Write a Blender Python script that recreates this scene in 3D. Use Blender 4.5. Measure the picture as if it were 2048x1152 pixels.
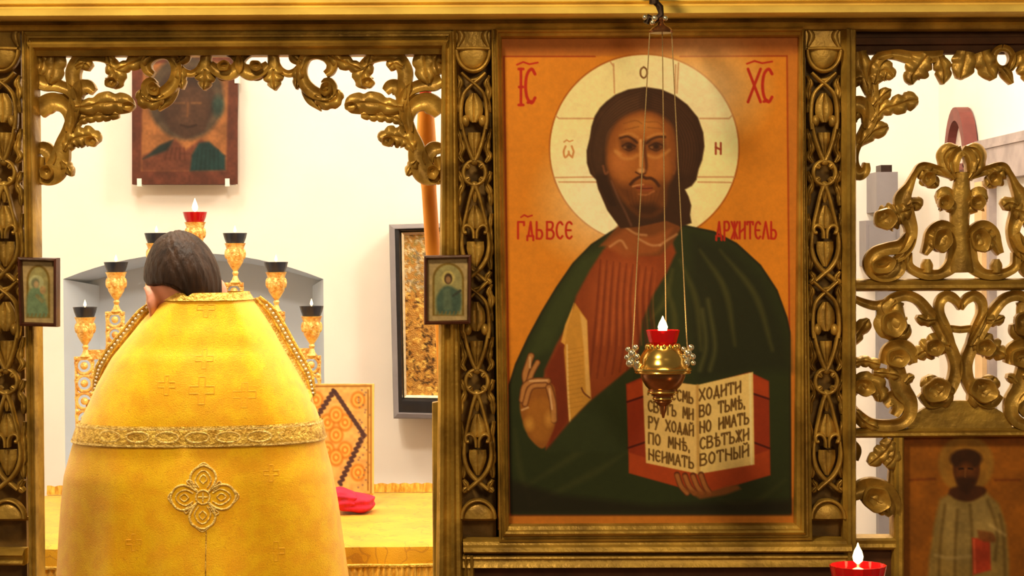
import bpy, bmesh, math, random
import numpy as np
from mathutils import Vector, Matrix
random.seed(7); np.random.seed(7)
for o in list(bpy.data.objects): bpy.data.objects.remove(o)
S = bpy.context.scene; C = S.collection; PI = math.pi

# ------------------------------------------------------------------ camera
W, H, F = 2048, 1152, 4000.0
CAM = Vector((0, 0, 1.74)); PITCH = math.atan(76/4000.0); ROLL = 0.0075
fwd = Vector((0, math.cos(PITCH), -math.sin(PITCH)))
up0 = Vector((0, math.sin(PITCH), math.cos(PITCH))); rt0 = Vector((1, 0, 0))
rt = rt0*math.cos(ROLL) - up0*math.sin(ROLL)
up = up0*math.cos(ROLL) + rt0*math.sin(ROLL)
cd = bpy.data.cameras.new('camera'); cam = bpy.data.objects.new('camera', cd); C.objects.link(cam)
cd.sensor_width = 36; cd.lens = 36*F/W; cd.clip_start = 0.05
m = Matrix.Identity(4)
for i in range(3):
    m[i][0] = rt[i]; m[i][1] = up[i]; m[i][2] = -fwd[i]; m[i][3] = CAM[i]
cam.matrix_world = m
S.camera = cam
# ------------------------------------------------------------------ exposure, world, room light
S.view_settings.view_transform = 'Standard'; S.view_settings.look = 'None'
S.view_settings.exposure = 0.0; S.view_settings.gamma = 1.0; S.view_settings.use_curve_mapping = False
wd = bpy.data.worlds.new('world'); S.world = wd; wd.use_nodes = True
wd.node_tree.nodes['Background'].inputs[0].default_value = (1.0, 0.78, 0.50, 1)
wd.node_tree.nodes['Background'].inputs[1].default_value = 0.12
def lamp(name, loc, energy, color, radius):
    l = bpy.data.lights.new(name, 'POINT'); l.energy = energy; l.color = color; l.shadow_soft_size = radius
    o = bpy.data.objects.new(name, l); C.objects.link(o); o.location = loc; return o
lamp('nave_chandelier_light', (-0.9, 2.0, 3.5), 205, (1.0, 0.77, 0.42), 0.22)
lamp('nave_front_light', (0.9, 0.6, 2.6), 84, (1.0, 0.77, 0.42), 0.25)
lamp('altar_ceiling_light', (-0.75, 4.35, 3.05), 114, (1.0, 0.90, 0.74), 0.14)
lamp('altar_lamp_light', (-1.2, 5.7, 3.3), 40, (1.0, 0.90, 0.76), 0.18)
lamp('side_chapel_light', (0.8, 5.4, 3.2), 72, (1.0, 0.90, 0.76), 0.18)
NL = np.array([1.0, 0.84, 0.60])          # colour of the nave light, taken out of the painted colours

# ------------------------------------------------------------------ helpers
def lin(c):
    c = np.asarray(c, float)/255.0
    return np.where(c <= 0.04045, c/12.92, ((c+0.055)/1.055)**2.4)
def alb(c): return np.clip(lin(c)/NL, 0, 0.95)
def P(x, y, Y):
    d = fwd*F + rt*(x-W/2) - up*(y-H/2)
    return CAM + d*(Y/d.y)
def tag(o, label=None, cat=None, group=None, kind=None):
    if label: o['label'] = label
    if cat: o['category'] = cat
    if group: o['group'] = group
    if kind: o['kind'] = kind
    return o
def thing(name, loc, label, cat, group=None, rz=0):
    o = bpy.data.objects.new(name, None); C.objects.link(o); o.location = loc; o.rotation_euler = (0, 0, rz)
    o.empty_display_size = 0.05
    return tag(o, label, cat, group)
bpy.context.view_layer.update()
class MB:
    def __init__(s): s.v = []; s.f = []; s.m = []
    def add(s, v, f, mi=0):
        b = len(s.v); s.v += [tuple(p) for p in v]; s.f += [tuple(i+b for i in q) for q in f]; s.m += [mi]*len(f)
    def box(s, a, b, mi=0):
        (x0, y0, z0), (x1, y1, z1) = a, b
        v = [(x0,y0,z0),(x1,y0,z0),(x1,y1,z0),(x0,y1,z0),(x0,y0,z1),(x1,y0,z1),(x1,y1,z1),(x0,y1,z1)]
        s.add(v, [(0,3,2,1),(4,5,6,7),(0,1,5,4),(1,2,6,5),(2,3,7,6),(3,0,4,7)], mi); return s
    def rings(s, rings, cap=True, mi=0, closed=True):
        n = len(rings[0]); v = [p for r in rings for p in r]; f = []
        for i in range(len(rings)-1):
            for j in range(n if closed else n-1):
                k = (j+1) % n
                f.append((i*n+j, i*n+k, (i+1)*n+k, (i+1)*n+j))
        if cap: f.append(tuple(range(n))[::-1]); f.append(tuple((len(rings)-1)*n+j for j in range(n)))
        s.add(v, f, mi); return s
    def lathe(s, c, prof, n=28, mi=0, cap=True, flute=None):
        c = Vector(c); R = []
        for r, z in prof:
            R.append([(c.x+r*math.cos(2*PI*j/n)*(flute(j) if flute else 1), c.y+r*math.sin(2*PI*j/n)*(flute(j) if flute else 1), c.z+z) for j in range(n)])
        return s.rings(R, cap, mi)
    def tube(s, pts, r, n=8, mi=0):
        pts = [Vector(p) for p in pts]; R = []
        for i, p in enumerate(pts):
            t = (pts[min(i+1, len(pts)-1)] - pts[max(i-1, 0)]).normalized()
            a = t.cross(Vector((0, 1, 0.02))); a = a.normalized() if a.length > 1e-4 else Vector((1, 0, 0))
            b = t.cross(a); rr = r[i] if isinstance(r, (list, tuple)) else r
            R.append([p + a*rr*math.cos(2*PI*j/n) + b*rr*math.sin(2*PI*j/n) for j in range(n)])
        return s.rings(R, True, mi)
    def ball(s, c, rx, ry=None, rz=None, n=20, mm=12, mi=0, rot=None, fn=None):
        ry = ry or rx; rz = rz or rx; c = Vector(c); R = []
        for i in range(mm+1):
            th = PI*(i+0.001)/(mm+0.002); ring = []
            for j in range(n):
                ph = 2*PI*j/n
                d = Vector((math.sin(th)*math.cos(ph), math.sin(th)*math.sin(ph), math.cos(th)))
                k = fn(d) if fn else 1
                p = Vector((rx*d.x*k, ry*d.y*k, rz*d.z*k))
                if rot: p = rot @ p
                ring.append(c+p)
            R.append(ring)
        return s.rings(R, True, mi)
    def build(s, name, mat, parent=None, smooth=True, sharp=None):
        me = bpy.data.meshes.new(name); me.from_pydata(s.v, [], s.f)
        bm = bmesh.new(); bm.from_mesh(me); bmesh.ops.recalc_face_normals(bm, faces=bm.faces)
        bm.to_mesh(me); bm.free()
        for q in (mat if isinstance(mat, (list, tuple)) else [mat]): me.materials.append(q)
        me.polygons.foreach_set('material_index', s.m)
        me.polygons.foreach_set('use_smooth', [smooth]*len(me.polygons))
        if smooth: me.set_sharp_from_angle(angle=math.radians(sharp or 38))
        o = bpy.data.objects.new(name, me); C.objects.link(o)
        if parent: o.parent = parent; o.matrix_parent_inverse = parent_inv(parent)
        return o
def parent_inv(p):
    M = Matrix.Identity(4)
    while p:
        L = Matrix.Translation(p.location) @ p.rotation_euler.to_matrix().to_4x4()
        M = (L @ M) if p.parent is None else (p.matrix_parent_inverse @ L @ M)
        p = p.parent
    return M.inverted()

def mat(name, col, rough=0.5, metal=0.0, var=0.0, scale=20, bump=0.0, bscale=60, spec=0.4, emit=None, es=0, alpha=None, trans=0, col2=None, stretch=(1,1,1)):
    M = bpy.data.materials.new(name); M.use_nodes = True; nt = M.node_tree; b = nt.nodes['Principled BSDF']
    b.inputs['Base Color'].default_value = (*col, 1); b.inputs['Roughness'].default_value = rough
    b.inputs['Metallic'].default_value = metal; b.inputs['Specular IOR Level'].default_value = spec
    b.inputs['Transmission Weight'].default_value = trans
    if emit is not None: b.inputs['Emission Color'].default_value = (*emit, 1); b.inputs['Emission Strength'].default_value = es
    if var or bump:
        tc = nt.nodes.new('ShaderNodeTexCoord'); mp = nt.nodes.new('ShaderNodeMapping'); mp.inputs['Scale'].default_value = stretch
        nt.links.new(tc.outputs['Object'], mp.inputs[0])
    if var:
        n = nt.nodes.new('ShaderNodeTexNoise'); n.inputs['Scale'].default_value = scale; n.inputs['Detail'].default_value = 5
        nt.links.new(mp.outputs[0], n.inputs['Vector'])
        r = nt.nodes.new('ShaderNodeValToRGB'); c2 = col2 or tuple(c*(1-var) for c in col)
        r.color_ramp.elements[0].position = 0.32; r.color_ramp.elements[1].position = 0.68
        r.color_ramp.elements[0].color = (*c2, 1); r.color_ramp.elements[1].color = (*[min(1, c*(1+var*0.4)) for c in col], 1)
        nt.links.new(n.outputs[0], r.inputs[0]); nt.links.new(r.outputs[0], b.inputs['Base Color'])
    if bump:
        n2 = nt.nodes.new('ShaderNodeTexNoise'); n2.inputs['Scale'].default_value = bscale; n2.inputs['Detail'].default_value = 4
        nt.links.new(mp.outputs[0], n2.inputs['Vector'])
        bp = nt.nodes.new('ShaderNodeBump'); bp.inputs['Strength'].default_value = bump; bp.inputs['Distance'].default_value = 0.01
        nt.links.new(n2.outputs[0], bp.inputs['Height']); nt.links.new(bp.outputs[0], b.inputs['Normal'])
    return M
def vmat(name, rough=0.6, metal=0.0, bump=0.0):
    M = mat(name, (1, 1, 1), rough, metal, bump=bump, bscale=220, spec=0.25)
    nt = M.node_tree; a = nt.nodes.new('ShaderNodeAttribute'); a.attribute_name = 'Col'
    nt.links.new(a.outputs[0], nt.nodes['Principled BSDF'].inputs['Base Color']); return M

GOLD = mat('gilded_wood', (0.52, 0.32, 0.055), 0.42, 0.4, 0.45, 14, 0.25, 55, col2=(0.24, 0.135, 0.022))
GOLDC = mat('gilded_carving', (0.49, 0.30, 0.06), 0.40, 0.4, 0.45, 22, 0.2, 70, col2=(0.23, 0.125, 0.022))
BACKG = mat('shade_toned_ground', (0.24, 0.13, 0.03), 0.6, 0.1, 0.5, 18, 0.3, 40)  # darkened to paint in the deep shade behind the pierced carving
BOLE = mat('dark_bole_wood', (0.10, 0.035, 0.010), 0.7, 0, 0.4, 18, 0.3, 40)
BEAM = mat('gilded_beam', (0.98, 0.66, 0.15), 0.45, 0.1, 0.25, 10, 0.15, 50)
BRASS = mat('polished_brass', (0.85, 0.55, 0.14), 0.2, 0.95, 0.2, 30)
DBRASS = mat('dark_brass', (0.35, 0.14, 0.05), 0.28, 0.85, 0.3, 30)
FILI = mat('gilt_filigree', (1.0, 0.66, 0.22), 0.3, 0.35, 0.5, 60, 0.6, 130, col2=(0.70, 0.32, 0.06))
SILV = mat('gilt_white_metal', (0.95, 0.85, 0.62), 0.2, 0.9, 0.2, 50)
IRON = mat('dark_iron', (0.05, 0.028, 0.02), 0.45, 0.6, 0.3, 40)
PLAST = mat('cream_plaster', (0.93, 0.87, 0.77), 0.9, 0, 0.05, 3, 0.06, 25, spec=0.1)
NICHE = mat('shade_tinted_plaster', (0.66, 0.72, 0.78), 0.9, 0, 0.05, 3, 0.06, 25, spec=0.1)  # blue-grey tint stands in for the cool shade inside the recess
FLOORM = mat('floor_boards', (0.25, 0.12, 0.05), 0.5, 0, 0.4, 6, 0.1, 30, stretch=(1, 8, 1))
DWOOD = mat('dark_frame_wood', (0.085, 0.022, 0.012), 0.4, 0, 0.4, 30, 0.1, 80)
BLACK = mat('black_lacquer', (0.018, 0.018, 0.02), 0.35, 0, 0.3, 20)
GREYM = mat('grey_painted_metal', (0.26, 0.24, 0.25), 0.55, 0, 0.1, 12)
CHAR = mat('charcoal_glass', (0.022, 0.028, 0.045), 0.25, 0, 0.3, 30)
RED = mat('ruby_glass', (0.50, 0.006, 0.010), 0.10, 0, trans=0.35, emit=(0.9, 0.02, 0.01), es=0.05)
FLAME = mat('candle_flame', (1, 0.8, 0.4), 0.5, emit=(1.0, 0.74, 0.34), es=7)
WAX = mat('pale_wax', (0.9, 0.75, 0.45), 0.5)
CHAIN = mat('pale_chain', (0.50, 0.36, 0.17), 0.4, 0.35)
ORANGE = mat('orange_candle_wax', (1.0, 0.36, 0.03), 0.45, 0, 0.2, 9, stretch=(1, 1, 0.3))
SKIN = mat('skin', (0.74, 0.32, 0.20), 0.55, 0, 0.12, 30)
HAIR = mat('dark_brown_hair', (0.040, 0.018, 0.007), 0.55, 0, 0.5, 38, 0.6, 80, stretch=(1, 1, 0.18), col2=(0.010, 0.005, 0.003), spec=.2)
MAROON = mat('maroon_paint', (0.20, 0.05, 0.04), 0.6, 0, 0.2, 20)
PAINT = vmat('icon_paint', 0.62)
RIZA = mat('gilt_riza', (0.80, 0.52, 0.14), 0.25, 0.8, 0.8, 55, 1.0, 75, col2=(0.16, 0.10, 0.04))

# ------------------------------------------------------------------ carving tools (pixel tracing laid on a real plane)
def spline(ctrl, step=2.5):
    c = np.array(ctrl, float)
    if len(c) == 2: c = np.vstack([c[0], (c[0]+c[1])/2, c[1]])
    p = np.vstack([2*c[0]-c[1], c, 2*c[-1]-c[-2]]); out = []
    for i in range(1, len(p)-2):
        n = max(3, int(np.hypot(*(p[i+1]-p[i])[:2])/step))
        for k in range(n):
            t = k/n
            out.append(0.5*((2*p[i])+(p[i+1]-p[i-1])*t+(2*p[i-1]-5*p[i]+4*p[i+1]-p[i+2])*t*t+(3*p[i]-p[i-1]-3*p[i+1]+p[i+2])*t**3))
    out.append(p[-2]); return np.array(out)
def plane_map(Y):
    def f(x, y, h):
        q = P(x, y, Y); return (q.x, q.y - h*0.001, q.z)
    return f
def carve(name, ctrl, parent, mat_=None, style='gouge', T=16, lobes=0, amp=0.26, base=0, back=10, mp=None, mirror=None, step=2.5, mb=None):
    ctrl = [tuple(c) + ((0,) if len(c) == 3 else ()) for c in ctrl]
    if mirror is not None: ctrl = [(2*mirror-c[0], c[1], c[2], c[3]) for c in ctrl]
    q = spline(ctrl, step); n = len(q); xy = q[:, :2]; w = np.maximum(q[:, 2], 0.6); lift = q[:, 3]
    d = np.gradient(xy, axis=0); d /= np.maximum(np.hypot(d[:, 0], d[:, 1])[:, None], 1e-6); nr = np.stack([-d[:, 1], d[:, 0]], 1)
    t = np.linspace(0, 1, n); Ssmp = np.array([-1, -0.9, -0.7, -0.45, -0.2, 0, 0.2, 0.45, 0.7, 0.9, 1])
    if lobes:
        fr = (t*lobes) % 1.0
        ed = 1 - amp*np.exp(-(np.minimum(fr, 1-fr)/0.16)**2)
        ed[:2] = 1; w = w*ed
    rings = []
    for i in range(n):
        ring = []
        for s in Ssmp:
            a = abs(s)
            if style == 'gouge': h = T*(0.42+0.58*a**1.8) if a < 0.85 else (T*0.86 if a < 0.95 else T*0.45)
            elif style == 'round': h = T*(0.25+0.75*math.sqrt(max(0, 1-a*a)))
            elif style == 'strap': h = T*(1.0 if a < 0.5 else (0.9 if a < 0.8 else (0.75 if a < 0.95 else 0.4)))
            else:
                h = T*(0.45+0.55*(1-a**2.2)) - 0.30*T*math.exp(-(s/0.16)**2)
                if lobes: h += 0.16*T*a*math.cos(2*PI*lobes*t[i]-PI-1.2*a)
            e = w[i]*s
            ring.append(mp(xy[i, 0]+nr[i, 0]*e, xy[i, 1]+nr[i, 1]*e, base+h+lift[i]))
        for s in (0.86, -0.86):
            ring.append(mp(xy[i, 0]+nr[i, 0]*w[i]*s, xy[i, 1]+nr[i, 1]*w[i]*s, base-back+lift[i]*0.6))
        rings.append(ring)
    b = mb or MB(); b.rings(rings)
    if mb: return None
    return b.build(name, mat_ or GOLDC, parent, sharp=50)
def disc(name, cx, cy, r, parent, mp, mat_=None, T=14, base=0, a0=0, a1=2*PI, back=8, ry=None):
    """domed disc or sector"""
    ry = ry or r; n = 28; b = MB(); R = []
    full = abs(a1-a0-2*PI) < 1e-3
    for k in (1.0, 0.92, 0.75, 0.5, 0.25, 0.02):
        h = base + T*math.sqrt(max(0, 1-k*k))*0.8 + (0.2*T if k < 0.95 else 0)
        R.append([mp(cx+r*k*math.cos(a0+(a1-a0)*j/n), cy+ry*k*math.sin(a0+(a1-a0)*j/n), h) for j in range(n if full else n+1)])
    R.insert(0, [mp(cx+r*0.98*math.cos(a0+(a1-a0)*j/n), cy+ry*0.98*math.sin(a0+(a1-a0)*j/n), base-back) for j in range(n if full else n+1)])
    b.rings(R); return b.build(name, mat_ or GOLDC, parent, sharp=45)
def cup(name, cx, cy, r, parent, mp, T=20, ry=None, ang=0, mat_=None):
    """hollow leaf cup: raised rolled rim around a concave bowl"""
    ry = ry or r; n = 26; R = []
    for k, hh in ((.97,-8),(1.0,T*.55),(.97,T*.85),(.90,T),(.80,T*.9),(.62,T*.45),(.40,T*.18),(.2,T*.08),(.02,T*.05)):
        ring = []
        for j in range(n):
            a = 2*PI*j/n; w_ = 1+(.05*math.cos(5*a) if k > .7 else 0)
            x, y = r*k*w_*math.cos(a), ry*k*w_*math.sin(a)
            ring.append(mp(cx+x*math.cos(ang)-y*math.sin(ang), cy+x*math.sin(ang)+y*math.cos(ang), hh))
        R.append(ring)
    b = MB(); b.rings(R); return b.build(name, mat_ or GOLDC, parent, sharp=60)
def mould(name, A, B, C_, D, prof, Y, parent=None, mat_=None, back=30):
    """moulding lofted across from edge A-B to edge D-C; prof = [(fraction, height mm)]"""
    b = MB(); rings = []
    for (p, q) in ((A, D), (B, C_)):
        ring = []
        for a, h in prof:
            w_ = P(p[0]+(q[0]-p[0])*a, p[1]+(q[1]-p[1])*a, Y); ring.append((w_.x, w_.y-h*0.001, w_.z))
        for a in (1, 0):
            w_ = P(p[0]+(q[0]-p[0])*a, p[1]+(q[1]-p[1])*a, Y); ring.append((w_.x, w_.y+back*0.001, w_.z))
        rings.append(ring)
    b.rings(rings); return b.build(name, mat_ or GOLD, parent, sharp=25)
def frame(name, outer, inner, prof, Y, parent=None, mat_=None, back=20, ymap=None):
    b = MB(); R = []
    for o, i in zip(outer, inner):
        ring = []
        for a, h in prof:
            x = o[0]+(i[0]-o[0])*a; y = o[1]+(i[1]-o[1])*a
            q = P(x, y, ymap(x, y) if ymap else Y); ring.append((q.x, q.y-h*0.001, q.z))
        for a in (1, 0):
            x = o[0]+(i[0]-o[0])*a; y = o[1]+(i[1]-o[1])*a
            q = P(x, y, ymap(x, y) if ymap else Y); ring.append((q.x, q.y+back*0.001, q.z))
        R.append(ring)
    n = len(R[0]); v = [p for r in R for p in r]; f = []
    for i in range(4):
        k = (i+1) % 4
        for j in range(n):
            l = (j+1) % n; f.append((i*n+j, i*n+l, k*n+l, k*n+j))
    b.add(v, f); return b.build(name, mat_ or GOLD, parent, sharp=25)
def slab(name, quad, Y, thick, parent=None, mat_=None, ymap=None):
    b = MB(); fr = [P(x, y, ymap(x, y) if ymap else Y) for x, y in quad]; bk = [Vector((p.x, p.y+thick, p.z)) for p in fr]
    b.rings([fr, bk]); return b.build(name, mat_ or GOLD, parent, smooth=False)
OG = [(0, 4), (0.06, 10), (0.2, 18), (0.3, 22), (0.36, 16), (0.42, 14), (0.62, 13), (0.66, 18), (0.8, 22), (0.9, 20), (0.97, 14), (1, 4)]
FLAT = [(0, 0), (0.03, 8), (0.12, 12), (0.2, 8), (0.25, 6), (0.75, 6), (0.8, 8), (0.88, 12), (0.97, 8), (1, 0)]

# ------------------------------------------------------------------ painted panels: colours per vertex of a fine grid
class Canvas:
    def __init__(s, x0, y0, x1, y1, step, bg):
        s.x0, s.y0, s.st = x0, y0, step
        s.nx = int((x1-x0)/step)+1; s.ny = int((y1-y0)/step)+1
        s.X, s.Y = np.meshgrid(x0+np.arange(s.nx)*step, y0+np.arange(s.ny)*step)
        s.c = np.ones((s.ny, s.nx, 3))*np.array(bg, float)
    def win(s, xs, ys, pad):
        i0 = max(0, int((min(xs)-pad-s.x0)/s.st)); i1 = min(s.nx, int((max(xs)+pad-s.x0)/s.st)+2)
        j0 = max(0, int((min(ys)-pad-s.y0)/s.st)); j1 = min(s.ny, int((max(ys)+pad-s.y0)/s.st)+2)
        return slice(j0, max(j0, j1)), slice(i0, max(i0, i1))
    def mix(s, w, m, col, a):
        m = (m*a)[..., None]; s.c[w] = s.c[w]*(1-m) + np.array(col, float)*m
    def fill(s, pts, col, a=1.0, soft=1.2, smooth=False):
        pts = np.array(pts, float)
        if smooth:
            pts = spline([tuple(p)+(1, 0) for p in np.vstack([pts, pts[:1]])], 4)[:, :2]
        w = s.win(pts[:, 0], pts[:, 1], soft*2+2); X, Y = s.X[w], s.Y[w]
        if X.size == 0: return
        ins = np.zeros(X.shape, bool); dist = np.full(X.shape, 1e9); n = len(pts)
        for i in range(n):
            (ax, ay), (bx, by) = pts[i], pts[(i+1) % n]
            if ay != by:
                cnd = (ay > Y) != (by > Y); ins ^= cnd & (X < (bx-ax)*(Y-ay)/(by-ay)+ax)
            L = (bx-ax)**2+(by-ay)**2+1e-9; t = np.clip(((X-ax)*(bx-ax)+(Y-ay)*(by-ay))/L, 0, 1)
            dist = np.minimum(dist, np.hypot(X-ax-t*(bx-ax), Y-ay-t*(by-ay)))
        sd = np.where(ins, dist, -dist); s.mix(w, np.clip(sd/(2*soft)+0.5, 0, 1), col, a)
    def stroke(s, pts, wd_, col, a=1.0, soft=1.0, curve=True):
        pts = [tuple(p) for p in pts]
        q = spline([p[:2]+((p[2] if len(p) > 2 else wd_), 0) for p in pts], 3) if (curve and len(pts) > 2) else np.array([p[:2]+((p[2] if len(p) > 2 else wd_), 0) for p in pts], float)
        mx = max(q[:, 2].max(), 0.5); w = s.win(q[:, 0], q[:, 1], mx+soft*2+1); X, Y = s.X[w], s.Y[w]
        if X.size == 0: return
        best = np.full(X.shape, -1e9)
        for i in range(len(q)-1):
            ax, ay, aw = q[i, :3]; bx, by, bw = q[i+1, :3]
            L = (bx-ax)**2+(by-ay)**2+1e-9; t = np.clip(((X-ax)*(bx-ax)+(Y-ay)*(by-ay))/L, 0, 1)
            best = np.maximum(best, (aw+(bw-aw)*t) - np.hypot(X-ax-t*(bx-ax), Y-ay-t*(by-ay)))
        s.mix(w, np.clip(best/(2*soft)+0.5, 0, 1), col, a)
    def ell(s, cx, cy, rx, ry, col, a=1.0, soft=0.1):
        w = s.win([cx-rx, cx+rx], [cy-ry, cy+ry], max(rx, ry)*soft*2+2)
        r = np.hypot((s.X[w]-cx)/rx, (s.Y[w]-cy)/ry); s.mix(w, np.clip((1-r)/(2*soft)+0.5, 0, 1), col, a)
    def noise(s, amp, cell):
        ny, nx = int(s.ny*s.st/cell)+3, int(s.nx*s.st/cell)+3; g = np.random.rand(ny, nx)
        u = (s.X-s.x0)/cell; v = (s.Y-s.y0)/cell; iu = u.astype(int); iv = v.astype(int); fu = u-iu; fv = v-iv
        fu = fu*fu*(3-2*fu); fv = fv*fv*(3-2*fv)
        n = (g[iv, iu]*(1-fu)+g[iv, iu+1]*fu)*(1-fv)+(g[iv+1, iu]*(1-fu)+g[iv+1, iu+1]*fu)*fv
        s.c *= (1+amp*(n-0.5)*2)[..., None]
    def text(s, txt, x, y, h, cw, col, lw, dy=0.0, a=1.0, soft=0.8):
        for k, ch in enumerate(txt):
            for stt in GL.get(ch, []):
                pts = []
                for (u, v) in stt:
                    xx = x + (k+u*0.74)*cw; pts.append((xx, y+v*h+(xx-x)*dy))
                s.stroke(pts, lw, col, a, soft, curve=len(pts) > 4)
    def build(s, name, mp, mat_, parent, light=True):
        X, Y = s.X.ravel(), s.Y.ravel(); v = np.array([mp(a, b, 0) for a, b in zip(X, Y)])
        me = bpy.data.meshes.new(name); idx = np.arange(s.nx*s.ny).reshape(s.ny, s.nx)
        f = np.stack([idx[:-1, :-1], idx[1:, :-1], idx[1:, 1:], idx[:-1, 1:]], -1).reshape(-1, 4)
        me.vertices.add(len(v)); me.vertices.foreach_set('co', v.ravel())
        me.loops.add(f.size); me.loops.foreach_set('vertex_index', f.ravel())
        me.polygons.add(len(f)); me.polygons.foreach_set('loop_start', np.arange(0, f.size, 4)); me.polygons.foreach_set('loop_total', np.full(len(f), 4))
        me.update(calc_edges=True)
        at = me.color_attributes.new('Col', 'FLOAT_COLOR', 'POINT'); col = np.ones((len(v), 4))
        cc = np.clip(s.c.reshape(-1, 3), 0, 255); col[:, :3] = alb(cc) if light is True else np.clip(lin(cc)*(light or 1), 0, .95)
        at.data.foreach_set('color', col.ravel()); me.materials.append(mat_); me.validate()
        o = bpy.data.objects.new(name, me); C.objects.link(o)
        if parent: o.parent = parent; o.matrix_parent_inverse = parent_inv(parent)
        return o
GL = {
'А': [[(0,1),(0.5,0),(1,1)],[(0.2,.62),(0.8,.62)]], 'В': [[(0,0),(0,1)],[(0,0),(0.7,0.02),(0.85,.22),(0.6,.45),(0,.48)],[(0,.48),(0.7,.5),(1,.75),(0.7,1),(0,1)]],
'Г': [[(0,1),(0,0),(0.9,0),(0.9,.2)]], 'Д': [[(0.05,1.1),(0.05,.85),(0.95,.85),(0.95,1.1)],[(0.2,.85),(0.55,0),(0.8,.85)]],
'Е': [[(0.9,.12),(0.6,0),(0.2,.12),(0.05,.5),(0.2,.88),(0.6,1),(0.9,.88)],[(0.1,.5),(0.75,.5)]], 'Ж': [[(0.5,0),(0.5,1)],[(0,0),(1,1)],[(1,0),(0,1)]],
'З': [[(0.1,.1),(0.5,0),(0.85,.2),(0.5,.45)],[(0.5,.45),(0.95,.7),(0.5,1),(0.05,.9)]], 'И': [[(0.05,0),(0.05,1)],[(0.95,0),(0.95,1)],[(0.05,.65),(0.95,.35)]],
'Й': [[(0.05,0),(0.05,1)],[(0.95,0),(0.95,1)],[(0.05,.65),(0.95,.35)],[(0.25,-.2),(0.5,-.1),(0.75,-.2)]], 'І': [[(0.45,0),(0.45,1)],[(0.2,0),(0.7,0)],[(0.2,1),(0.7,1)],[(0.25,.5),(0.65,.5)]],
'Л': [[(0,1),(0.5,0),(1,1)]], 'М': [[(0,1),(0.1,0),(0.5,.7),(0.9,0),(1,1)]], 'Н': [[(0.05,0),(0.05,1)],[(0.95,0),(0.95,1)],[(0.05,.4),(0.95,.6)]],
'О': [[(0.5,0),(0.1,.25),(0.1,.75),(0.5,1),(0.9,.75),(0.9,.25),(0.5,0)]], 'П': [[(0.05,1),(0.05,0),(0.95,0),(0.95,1)]], 'Р': [[(0.1,1.1),(0.1,0)],[(0.1,0),(0.7,0),(0.95,.25),(0.7,.5),(0.1,.5)]],
'С': [[(0.9,.15),(0.6,0),(0.2,.15),(0.05,.5),(0.2,.85),(0.6,1),(0.9,.85)]], 'Т': [[(0.5,0),(0.5,1)],[(0,.15),(0,0),(1,0),(1,.15)]], 'У': [[(0,0),(0.5,.55)],[(1,0),(0.3,1.1)]],
'Х': [[(0,0),(1,1)],[(1,0),(0,1)]], 'Ь': [[(0.1,0),(0.1,1)],[(0.1,.5),(0.7,.5),(0.95,.75),(0.7,1),(0.1,1)]], 'Ъ': [[(-.1,0),(0.2,0),(0.2,1)],[(0.2,.5),(0.75,.5),(1,.75),(0.75,1),(0.2,1)]],
'Ы': [[(0,0),(0,1)],[(0,.5),(0.4,.5),(0.6,.75),(0.4,1),(0,1)],[(0.95,0),(0.95,1)]], 'Ѣ': [[(0.3,-.15),(0.3,1)],[(0,.25),(0.75,.25)],[(0.3,.5),(0.75,.5),(1,.75),(0.75,1),(0.3,1)]],
'Я': [[(0,1),(0.5,0),(1,1)],[(0.5,.45),(0.5,1)],[(0.2,.55),(0.8,.55)]], 'Ѡ': [[(0.2,.1),(0.02,.5),(0.15,.95),(0.5,.7),(0.5,.5)],[(0.5,.7),(0.85,.95),(0.98,.5),(0.8,.1)]], ',': [[(0.1,.9),(0.1,1.1)]],
'.': [[(0.1,.95),(0.12,1)]], '~': [[(0,.5),(0.3,0),(0.6,.4),(1,0.1)]],
}

# ================================================================== ROOM SHELL
YS = 4.0                                            # plane of the icon screen
XL, XR, YB, ZC = -2.6, 1.56, 7.3, 3.7
def shell(name, a, b, m_):
    o = MB().box(a, b).build(name, m_, smooth=False); o['kind'] = 'structure'; return o
shell('floor', (-3.2, 1.0, -0.06), (3.0, YB+0.3, 0), FLOORM)
shell('ceiling', (XL-0.1, YS+0.06, ZC), (XR+0.1, YB+0.3, ZC+0.1), PLAST)
shell('wall_left', (XL-0.1, YS+0.06, 0), (XL, YB+0.3, ZC), PLAST)
shell('wall_right', (XR, YS+0.06, 0), (XR+0.1, YB+0.3, ZC), PLAST)
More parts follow.
